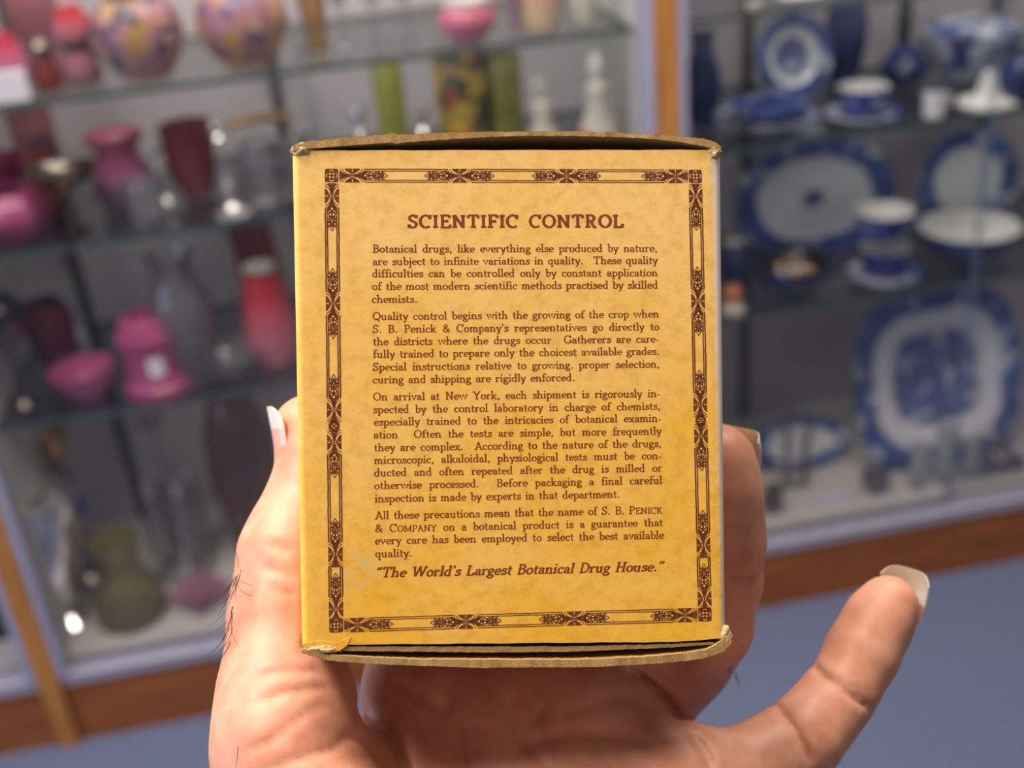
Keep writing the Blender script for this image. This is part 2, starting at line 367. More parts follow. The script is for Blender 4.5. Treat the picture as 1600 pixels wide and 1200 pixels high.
e, q, hh_, r = ware('syrup_jug', 'red shading to pink syrup jug with silver collar, beside the rose bowl', 'jug', (135, 130, S1, 8, 60), [('body', 'shaker', G_dusk, 1, 0, .45), ('collar', 'cylinder_vase', M_sild, .82, .45, .55), ('neck', 'shaker', G_red, .95, .55, 1)])
handle(e, G_red, r*.8, hh_*.3, hh_*.85, r*.5, .004, .6)
ROSE = 'painted rose bowls on the top shelf'
ware('rose_bowl', 'round pink rose bowl with dark rim and painted violets, left of the pair', 'bowl', (233, 122, S1, -6, 137), [('body', 'rose_bowl', G_rose, 1, 0, 1), ('rim', 'cylinder_vase', M_dark, .64, .985, 1.02)], ROSE)
ware('rose_bowl', 'round pink rose bowl with yellow painted flowers, right of the pair', 'bowl', (390, 103, S1, -24, 142), [('body', 'rose_bowl', G_rose2, 1, 0, 1), ('rim', 'cylinder_vase', M_dark, .64, .985, 1.02)], ROSE)
ware('amber_vase', 'slender clear vase with amber decoration right of the rose bowls', 'vase', (498, 78, S1, -80, 48), [('body', 'tall_vase', G_amberc, 1, 0, 1)])
CRY = 'clear goblets on the top shelf'
for k, (x, b, wv) in enumerate(((540, 80, 44), (590, 72, 46), (638, 64, 42))):
    ware('crystal_goblet', 'clear crystal goblet, %s of three behind the top shelf edge' % ('leftmost', 'middle one', 'rightmost')[k], 'goblet', (x, b, S1, -70, wv), [('bowl', 'goblet', G_clear, 1, 0, 1)], CRY)
ware('cased_bowl', 'squat rose pink bowl with white lip on the top shelf', 'bowl', (733, 60, S1, 0, 92), [('body', 'rose_bowl', G_pinkw, 1, 0, .9), ('lip', 'cylinder_vase', M_white, .8, .84, 1.02)])
ware('striped_tumbler', 'pink and straw coloured tumbler right of the cased bowl', 'tumbler', (845, 42, S1, -70, 62), [('body', 'cylinder_vase', M_stripe, 1, 0, 1)])
ware('mauve_vase', 'thin mauve vase between cased bowl and striped tumbler', 'vase', (806, 48, S1, -90, 22), [('body', 'tall_vase', G_vio, 1, 0, 1)])
ware('white_ewer', 'white ewer at the right end of the top shelf', 'ewer', (912, 34, S1, -80, 52), [('body', 'vase', M_cream, 1, 0, 1)])
# --- middle shelf
ware('painted_vase', 'tall dull red vase with dark painted flowers under the top shelf', 'vase', (86, 330, S2, 166, 66), [('body', 'cylinder_vase', G_dflow, 1, 0, 1)])
ware('magenta_bowl', 'deep magenta bowl at the left edge of the middle shelf', 'bowl', (16, 318, S2, 246, 84), [('body', 'bowl', G_mag, 1, 0, 1)])
ware('ruffled_basket', 'pink ruffled glass basket in front of the magenta bowl', 'basket', (20, 372, S2, 300, 128), [('body', 'rose_bowl', G_pink, 1, 0, 1, .06, 8)])
ware('silver_compote', 'footed silver compote with wide shallow bowl on middle shelf', 'compote', (120, 362, S2, 262, 112), [('foot', 'foot', M_sild, .48, 0, .3), ('stem', 'stem', M_sild, .22, .28, .75), ('bowl', 'dish', M_sild, 1, .72, 1)])
ware('pink_vase', 'violet glass vase with pink rim behind the silver compote', 'vase', (202, 318, S2, 208, 96), [('body', 'shaker', G_vio, 1, 0, .8), ('rim', 'bowl', G_pinkw, .9, .7, 1, .05, 6)])
ware('crystal_tumbler', 'clear crystal tumbler in front of the violet vase', 'tumbler', (236, 352, S2, 282, 64), [('body', 'cylinder_vase', G_clear, 1, 0, 1)])
ware('silver_candlestick', 'silver candlestick between violet vase and raspberry cup', 'candlestick', (262, 322, S2, 214, 40), [('base', 'foot', M_sil, 1, 0, .55), ('top', 'finial', M_sil, .5, .5, 1)])
ware('raspberry_cup', 'raspberry red glass cup left of the silver castor', 'cup', (310, 302, S2, 192, 80), [('body', 'cup', G_rasp, 1, 0, 1)])
e, q, hh_, r = ware('silver_basket', 'silver stand with brass swing handle holding clear glass', 'stand', (366, 342, S2, 186, 58), [('base', 'foot', M_sil, 1, 0, .35), ('column', 'stem', M_sil, .4, .3, .85), ('knob', 'finial', M_sil, .42, .78, 1)])
hp0 = on_y(358, 196, q[1]); hp1 = on_y(455, 182, q[1]+.02)
MB().tube([hp0-q, (hp0+hp1)/2-q+np.array([0, 0, .004]), hp1-q], .0055, 8).build('handle', [M_brass], e)
CJ = 'clear jars on the middle shelf'
for k, (x, b, t) in enumerate(((418, 318, 212), (466, 305, 214))):
    ware('crystal_jar', 'clear crystal jar, %s one beside the brass handled stand' % ('left', 'right')[k], 'jar', (x, b, S2, t, 66), [('body', 'jar', G_clear, 1, 0, .85), ('lid', 'cap', G_clear, .8, .85, 1)], CJ)
SS = 'silver topped shakers behind the carton'
for k, (x, b, t) in enumerate(((494, 296, 190), (576, 290, 156), (670, 275, 160))):
    ware('silver_shaker', 'silver topped shaker peeping over the carton, %s of three' % ('leftmost', 'middle', 'rightmost')[k], 'shaker', (x, b, S2, t, 36), [('body', 'shaker', G_clear, 1, 0, .6), ('cap', 'finial', M_sil, .8, .58, 1)], SS)
ware('green_vase', 'slim yellow green glass vase above the carton', 'vase', (626, 282, S2, 92, 46), [('body', 'cylinder_vase', G_yg, 1, 0, 1)])
ware('streaked_vase', 'amber vase streaked red and green above the carton', 'vase', (735, 268, S2, 72, 84), [('body', 'cylinder_vase', G_streak, 1, 0, 1)])
ware('olive_vase', 'olive art glass vase right of the streaked amber vase', 'vase', (800, 262, S2, 84, 52), [('body', 'cylinder_vase', G_olive, 1, 0, 1)])
ware('bisque_figure', 'cream bisque figure right of the olive vase', 'figurine', (852, 258, S2, 122, 66), [('body', 'lady', M_cream, 1, 0, 1), ('head', 'globe', M_cream, .35, .74, 1)])
e, q, hh_, r = ware('bisque_lady', 'white bisque lady with red flower near the cabinet side panel', 'figurine', (938, 250, S2, 84, 76), [('skirt', 'lady', M_cream, 1, 0, 1), ('head', 'globe', M_white, .32, .74, 1)])
MB().ball((-r*.75, -r*.4, hh_*.28), .009).build('flower', [M_redf], e)
# --- lower shelf
ware('lidded_compote', 'silver compote with black pointed lid at the left edge', 'compote', (40, 640, S3, 428, 96), [('foot', 'foot', M_sild, .5, 0, .2), ('stem', 'stem', M_sild, .18, .18, .52), ('bowl', 'bowl', M_sild, 1, .48, .72), ('lid', 'cap', M_dark, .85, .70, .86), ('finial', 'finial', M_dark, .22, .84, 1)])
ware('red_glass_bowl', 'dark red glass bowl half hidden behind the lidded compote', 'bowl', (98, 575, S3, 470, 78), [('body', 'rose_bowl', G_dred, 1, 0, 1)])
ware('fluted_dish', 'pink fluted dish in front of the shelf standard', 'dish', (140, 618, S3, 574, 100), [('body', 'bowl', G_pink, 1, 0, 1, .05, 12)])
ware('bud_vase', 'narrow silver bud vase behind the pink fluted dish', 'vase', (143, 578, S3, 500, 20), [('body', 'tall_vase', M_sil, 1, 0, 1)])
e, q, hh_, r = ware('pink_jar', 'pink glass jar with white price sticker on the lower shelf', 'jar', (252, 622, S3, 492, 106), [('body', 'jar', G_bub, 1, 0, 1)])
jar = e
def sticker(parent, r, z0, z1, a0, a1, m, name):
    b = MB(); n = 8; v = []
    for k in range(n+1):
        a = a0+(a1-a0)*k/n
        for z in (z0, z1): v.append((math.cos(a)*r, math.sin(a)*r, z))
    b.add(v, [(2*k, 2*k+2, 2*k+3, 2*k+1) for k in range(n)]); return b.build(name, [m], parent)
sticker(jar, r*.875, hh_*.30, hh_*.56, -1.65, -1.15, M_paperw, 'price_sticker')
ware('crystal_decanter', 'large clear pressed glass vase behind the pink jar', 'vase', (308, 590, S3, 395, 100), [('body', 'vase', G_clear, 1, 0, 1)])
ware('crystal_bowl', 'low clear crystal bowl left of the carton edge', 'bowl', (362, 590, S3, 548, 112), [('body', 'bowl', G_clear, 1, 0, 1)])
def leaning_book():
    a, b_ = on_z(408, 545, S3), None
    q = np.array([a[0], YB-.085, S3]); x = q[0]
    for _ in range(6): x -= (proj((x, q[1], S3))[0]-425)*1.7/F
    q[0] = x
    e = MB().box(-.035, .035, -.012, .012, 0, .235).box(-.036, .036, -.013, .013, .15, .17, 1).build('red_book', [M_book, M_dark], None, False)
    e.location = tuple(q); e.rotation_euler = (math.radians(-13), math.radians(-4), math.radians(8)); tag(e, 'narrow dark red book leaning against the cabinet back', 'book')
leaning_book()
ware('red_pink_vase', 'red shading to pink vase with white top at the carton edge', 'vase', (432, 560, S3, 416, 84), [('body', 'shaker', G_red, 1, 0, .93), ('lip', 'saucer', M_cream, .62, .92, 1)])
# --- bottom deck
e, q, hh_, r = ware('silver_urn', 'big bright silver urn on a slim foot, lower left', 'urn', (112, 998, ZD, 752, 122), [('body', 'urn', M_urn, 1, 0, 1)])
ware('oil_lamp', 'brass and amber lamp with blue flowers behind the silver urn', 'lamp', (140, 905, ZD, 672, 72), [('foot', 'foot', M_sild, 1, 0, .3), ('stem', 'stem', M_brass, .4, .28, .62), ('flowers', 'globe', M_blueflow, .75, .42, .56, .15, 7), ('font', 'vase', G_amberc, .55, .56, .84), ('rim', 'dish', M_brass, .9, .82, 1)])
ware('ribbed_vase', 'straw yellow glass vase with narrow neck beside the urn', 'vase', (210, 1000, ZD, 842, 112), [('body', 'carafe', G_vasl, 1, 0, 1)])
e, q, hh_, r = ware('cruet_stand', 'silver cruet stand with tall ring handle, lower deck', 'cruet stand', (296, 888, ZD, 652, 30), [('base', 'foot', M_sil, 3.2, 0, .16), ('rod', 'stem', M_grey, .5, .12, 1)])
for k in range(4):
    a = k*math.pi/2+.5; MB().lathe([(p*.017, hh_*.14+z*hh_*.4) for p, z in PROF['shaker']], 18, c=(math.cos(a)*r*2.1, math.sin(a)*r*2.1, 0)).build('bottle', [G_clear], e)
    MB().lathe([(p*.009, hh_*.54+z*hh_*.12) for p, z in PROF['finial']], 14, c=(math.cos(a)*r*2.1, math.sin(a)*r*2.1, 0)).build('stopper', [M_sil], e)
MB().lathe([(.02, 0), (.023, .004), (.02, .008)], 20, c=(0, 0, hh_*.96), caps=False).build('ring_handle', [M_grey], e)
def square_dish():
    q, h_, r = spot(318, 962, ZD, 905, 104); b = MB(); n = 4
    for (rr, z) in ((.35, 0), (1, .6), (.9, .6), (.3, .12)):
        for k in range(4): a = k*math.pi/2; b.v.append((rr*r*math.cos(a), rr*r*math.sin(a), z*h_))
    for L_ in range(3):
        for k in range(4): b.f.append((L_*4+k, L_*4+(k+1) % 4, L_*4+4+(k+1) % 4, L_*4+4+k)); b.m.append(0)
    b.f.append((3, 2, 1, 0)); b.m.append(0); b.f.append((12, 13, 14, 15)); b.m.append(0)
    o = b.build('square_dish', [glass('pink_pressed_glass', (.90, .66, .76), .8, .38, (.66, .34, .46))], None, False); o.location = tuple(q); tag(o, 'pink pressed glass square dish set cornerwise by the thumb', 'dish')
square_dish()
ware('rust_globe', 'rust coloured glass globe behind the thumb tip', 'globe', (408, 850, ZD, 612, 104, None, DC+.30), [('body', 'globe', G_rust, 1, 0, 1)])
ware('dark_jar', 'dark jar at the bottom of the far left cabinet', 'jar', (8, 985, ZD, 900, 50), [('body', 'jar', M_dark, 1, 0, 1)])

# ------------------------------------------------------------------ blue and white china
def plate_mat(name, rx, rz, mode, pw=2.0):
    m, nt, b = new_mat(name); L = nt.links
    tc = N(nt, 'ShaderNodeTexCoord'); sp = N(nt, 'ShaderNodeSeparateXYZ'); L.new(tc.outputs['Object'], sp.inputs[0])
    def mth(op, a, b_=None, c=None):
        n = N(nt, 'ShaderNodeMath', operation=op)
        for i, v in enumerate((a, b_, c)):
            if v is None: continue
            if isinstance(v, (int, float)): n.inputs[i].default_value = v
            else: L.new(v, n.inputs[i])
        return n.outputs[0]
    x = mth('POWER', mth('ABSOLUTE', mth('DIVIDE', sp.outputs[0], rx)), pw)
    z = mth('POWER', mth('ABSOLUTE', mth('DIVIDE', mth('SUBTRACT', sp.outputs[2], rz), rz)), pw)
    rad = mth('POWER', mth('ADD', x, z), 1/pw)
    nz = N(nt, 'ShaderNodeTexNoise', i_Scale=27.0, i_Detail=4.0); L.new(tc.outputs['Object'], nz.inputs['Vector'])
    nz2 = N(nt, 'ShaderNodeTexNoise', i_Scale=16.0, i_Detail=3.0); L.new(tc.outputs['Object'], nz2.inputs['Vector'])
    wob = mth('MULTIPLY_ADD', nz2.outputs[0], .16, -.08); rw = mth('ADD', rad, wob)
    k = lambda v: (v, v, v)
    if mode == 'willow': f = ramp(nt, rw, [(.0, k(.9)), (.44, k(.85)), (.50, k(0)), (.68, k(0)), (.72, k(1)), (1, k(.95))])
    elif mode == 'rim': f = ramp(nt, rw, [(.0, k(1)), (.10, k(.9)), (.17, k(0)), (.66, k(0)), (.74, k(1)), (1, k(1))])
    elif mode == 'scene': f = ramp(nt, rw, [(.0, k(.95)), (.48, k(.9)), (.56, k(0)), (.74, k(0)), (.79, k(.95)), (1, k(1))])
    else: f = ramp(nt, rw, [(.0, k(0)), (.62, k(0)), (.70, k(1)), (1, k(.95))])
    mot = ramp(nt, nz.outputs[0], [(.36, k(.25)), (.47, k(1))])
    fac = mth('MULTIPLY', f, mot)
    blue = ramp(nt, nz2.outputs[0], [(.3, lin((32, 48, 106))), (.7, lin((62, 88, 154)))])
    mx = N(nt, 'ShaderNodeMix', data_type='RGBA'); L.new(fac, mx.inputs[0]); mx.inputs[6].default_value = lin((206, 206, 210))+(1,); L.new(blue, mx.inputs[7])
    L.new(mx.outputs[2], b.inputs['Base Color']); b.inputs['Roughness'].default_value = 0.18
    return m
def standing_plate(name, label, cat, px, py, wpx, hpx, zs, mode, lean, pw=2.0, ymax=None, rotz=0.0, group=None):
    q, h_, r = spot(px, py+hpx/2, zs, py-hpx/2, 20, None, (ymax or YB-.06))
    dep = (q-CAM)@fw; rx = wpx*dep/F/2; rz = hpx*dep/F/2/math.cos(math.radians(28-lean)); 
    prof = [(0, .012), (.55, .012), (.62, .009), (.72, .004), (1, 0), (1, .004), (.72, .010), (.6, .018), (.4, .02), (0, .018)]
    b = MB(); seg = 48
    for k in range(seg):
        a = 2*math.pi*k/seg; ca, sa = math.cos(a), math.sin(a); f = (abs(ca)**pw+abs(sa)**pw)**(-1/pw)
        for rr, d in prof: b.v.append((rr*rx*ca*f, d-.012, rz+rr*rz*sa*f))
    n = len(prof)
    for k in range(seg):
        k2 = (k+1) % seg
        for i in range(n-1): b.f.append((k*n+i, k*n+i+1, k2*n+i+1, k2*n+i)); b.m.append(0)
    o = b.build(name, [plate_mat(name+'_'+mode+'_glaze_%d' % px, rx, rz, mode, pw)], None)
    o.location = tuple(q); o.rotation_euler = (math.radians(-lean), 0, rotz); tag(o, label, cat, group); return o
standing_plate('dinner_plate', 'round blue plate with pale ring standing on the upper china shelf', 'plate', 1243, 92, 128, 124, SB, 'willow', 14, rotz=.1)
standing_plate('oval_platter', 'wide oval platter with blue rim and small centre flower', 'platter', 1275, 312, 262, 172, SC, 'rim', 14, 2.2)
standing_plate('soup_plate', 'round white plate with dark blue rim right of the oval platter', 'plate', 1512, 284, 170, 152, SC, 'plain', 14)
standing_plate('meat_platter', 'large blue platter with blue landscape scene on bottom deck', 'platter', 1470, 588, 272, 272, ZD, 'scene', 16, 3.2, YB-.10)
standing_plate('oval_plate', 'small oval blue rimmed plate leaning on grey easel', 'plate', 1256, 692, 160, 82, ZD, 'plain', 40, 2.0, YB-.16)
# upper bits
ware('white_plate', 'flat white dish on the topmost china shelf', 'dish', (1248, 8, SA, -4, 74), [('body', 'saucer', M_white, 1, 0, 1)])
ware('salt_cellar', 'tiny white salt cellar at the left of the topmost china shelf', 'salt cellar', (1178, 20, SA, 4, 26), [('body', 'cup', M_white, 1, 0, 1)])
e, q, hh_, r = ware('blue_jug', 'tall dark blue jug behind the round plate', 'jug', (1318, 120, SB, -30, 66, None, YB-.08), [('body', 'pot', M_dblue, 1, 0, 1)])
handle(e, M_dblue, r*.8, hh_*.3, hh_*.85, r*.5, .006, 0.1) if e.type == 'EMPTY' else None
ware('blue_vase', 'dark blue printed vase beside the oak centre post', 'vase', (1098, 196, SB, 50, 58), [('body', 'vase', M_dblue, 1, 0, 1)])
for k in range(2):
    ware('serving_dish', 'blue and white serving dish, %s of the stack of two' % ('lower', 'upper')[k], 'dish', (1196+k*4, 200-k*0, SB+.016*k, 176-k*14, 160-34*k, DC+.13, DC+.1301), [('body', 'saucer', (B_blot, B_dense)[k], 1, 0, 1)], 'stacked serving dishes on the china shelf')
def cup(label, sp, zs, m, mi, saucer_label=None, ang=.3, group='blue and white cups'):
    x, b, t, wv = sp; z = zs
    if saucer_label:
        so, sq, sh, sr = ware('saucer', saucer_label, 'saucer', (x, b+4, zs, b-10, wv*1.5), [('body', 'saucer', B_blot, 1, 0, 1)], 'saucers under the cups'); z = zs+sh*.5
        q0 = sq
    e = empty('teacup', (0, 0, 0), label, 'cup', group)
    q, h_, r = spot(x, b-4, z, t+6, wv)
    if saucer_label: q[0], q[1] = q0[0], q0[1]
    e.location = tuple(q)
    MB().lathe([(a*r, zz*h_) for a, zz in PROF['cup'][:6]], 28, caps=False).build('outside', [m], e)
    MB().lathe([(a*r, zz*h_) for a, zz in ((1, 1), (.95, 1), (.9, .6), (.7, .2), (0, .12))], 28, caps=False).build('lining', [M_white], e)
    handle(e, m, r*.9, h_*.25, h_*.8, r*.45, .0035, ang); return q, h_, r
cup('blue printed cup with white lining on a saucer, upper china shelf', (1347, 196, 134, 78), SB, B_dense, 0, 'saucer under the cup on the upper china shelf')
q1, h1, r1 = cup('lower blue banded cup of the two stacked beside the oval platter', (1380, 436, 384, 76), SC, M_blueg, 0, 'saucer under the two stacked cups')
e2 = cup('upper blue banded cup stacked on the lower cup', (1380, 380, 322, 88), SC+h1+.03, B_dense, 0)
e, q, hh_, r = ware('white_mug', 'narrow white mug right of the blue cup and saucer', 'mug', (1458, 194, SB, 138, 36), [('body', 'cylinder_vase', M_white, 1, 0, .96), ('rim', 'cylinder_vase', M_dblue, .98, .95, 1)])
handle(e, M_white, r*.9, hh_*.25, hh_*.8, r*.8, .004, .2)
ware('tureen', 'wide white tureen printed in blue, upper right', 'tureen', (1512, 118, SB, 22, 158, None, YB-.10), [('body', 'bowl', B_blot, 1, 0, .8), ('lid', 'dome', B_blot, .9, .74, .95), ('knob', 'finial', M_white, .1, .93, 1.05)])
ware('white_candlestick', 'white candlestick with spreading foot near the glass door edge', 'candlestick', (1543, 188, SB, 112, 92), [('body', 'cone', M_white, 1, 0, 1)])
ware('green_candle', 'thin dark green bottle behind the tureen', 'bottle', (1408, 82, SB, -20, 24, None, YB-.06), [('body', 'tall_vase', mat('dark_green_glass', (44, 62, 54), .2), 1, 0, 1)])
ware('covered_pot', 'dark blue covered pot below the green bottle', 'pot', (1412, 132, SB, 70, 74, None, YB-.12), [('body', 'pot', M_dblue, 1, 0, .85), ('lid', 'dome', M_blueg, .62, .82, 1)])
ware('blue_pitcher', 'dark blue pitcher at the right edge of the upper china shelf', 'pitcher', (1592, 190, SB, 78, 66), [('body', 'pot', M_dblue, 1, 0, 1)])
ware('deep_bowl', 'deep blue bowl with white inside below the soup plate', 'bowl', (1510, 408, SC, 352, 160), [('outside', 'bowl', M_dblue, 1, 0, 1), ('lining', 'bowl', M_white, .94, .2, 1.0)])
e, q, hh_, r = ware('trinket_bowl', 'dark blue bowl of shiny trinkets at the front of the shelf', 'bowl', (1238, 458, SC, 408, 132), [('body', 'bowl', M_dblue, 1, 0, 1), ('lining', 'bowl', M_dark, .93, .2, 1.0)])
rg = random.Random(5)
for k, (a, rr) in enumerate(((0.2, .35), (1.2, .5), (2.3, .45), (3.6, .5), (4.6, .4), (5.5, .55), (0, 0))):
    o = MB().lathe([(p*.010, z*.016) for p, z in PROF['cap']], 14).build('trinket', [(M_brass, M_sil)[k % 3 == 0]], None)
    o.location = (q[0]+math.cos(a)*rr*r*.8, q[1]+math.sin(a)*rr*r*.8, q[2]+hh_*.52+.004*(k % 2)); tag(o, 'small metal trinket lying in the dark blue bowl', 'trinket', 'trinkets in the dark blue bowl')
e, q, hh_, r = ware('small_blue_jug', 'small dark jug beside the top right corner of the carton', 'jug', (1146, 446, SC, 376, 52), [('body', 'pot', M_dblue, 1, 0, .94), ('rim', 'cylinder_vase', M_white, .62, .93, 1)])
ware('orange_figurine', 'little orange and white ornament at the front left of shelf', 'ornament', (1145, 490, SC, 448, 38), [('base', 'cap', M_cream, 1, 0, .45), ('top', 'globe', M_orange, .8, .4, 1)])
# deck
def easel():
    q, h_, r = spot(1238, 760, ZD, 652, 30); e = empty('plate_easel', q, 'grey metal easel in front of the small oval plate', 'easel')
    MB().tube([(-.012, 0, .004), (-.008, .012, h_*.5), (.002, .03, h_)], .006, 8).build('leg', [M_grey], e)
    MB().tube([(.022, -.004, .004), (.028, .01, h_*.4), (.044, .03, h_*.8)], .006, 8).build('leg', [M_grey], e)
    MB().tube([(-.03, -.004, .006), (.03, -.006, .006)], .005, 8).build('foot_bar', [M_grey], e)
easel()
for k, (x, b, t, wv) in enumerate(((1432, 768, 694, 26), (1474, 772, 672, 34), (1514, 762, 690, 26))):
    ware('glass_candlestick', 'frosted glass pillar before the meat platter, %s of three' % ('leftmost', 'tallest middle', 'rightmost')[k], 'candlestick', (x, b, ZD, t, wv), [('body', 'cylinder_vase', glass('frosted_pillar_%d' % k, (.9, .92, .9), .6, .45, (.72, .72, .68)), 1, 0, 1)], 'frosted pillars on the deck')
for k, (x, b) in enumerate(((1540, 760), (1568, 742), (1590, 758), (1556, 728))):
    ware('speckled_shaker', 'black and white speckled shaker at the lower right', 'shaker', (x, b, ZD, b-44, 30), [('body', 'shaker', floral('speckle_%d' % k, (60, 58, 62), [(206, 196, 188), (40, 40, 44)], 60, .52), 1, 0, .8), ('cap', 'cap', M_sild, .7, .8, 1)], 'speckled shakers on the deck')
ware('pewter_dish', 'small dark pewter dish in front of the easel', 'dish', (1366, 768, ZD, 742, 44), [('body', 'bowl', M_grey, 1, 0, 1)])
ware('pewter_pot', 'small brown pewter pot beside the ring finger tip', 'pot', (1206, 800, ZD, 760, 34), [('body', 'pot', M_sild, 1, 0, 1)])
card('lilac_card', 'pale lilac price card lying on the bottom deck', 'card', (1300, 812, ZD, 790, 40), 42, 18, M_lilac, .02)
# ------------------------------------------------------------------ drawn letters (nib strokes with slab serifs)
HX = 1.275
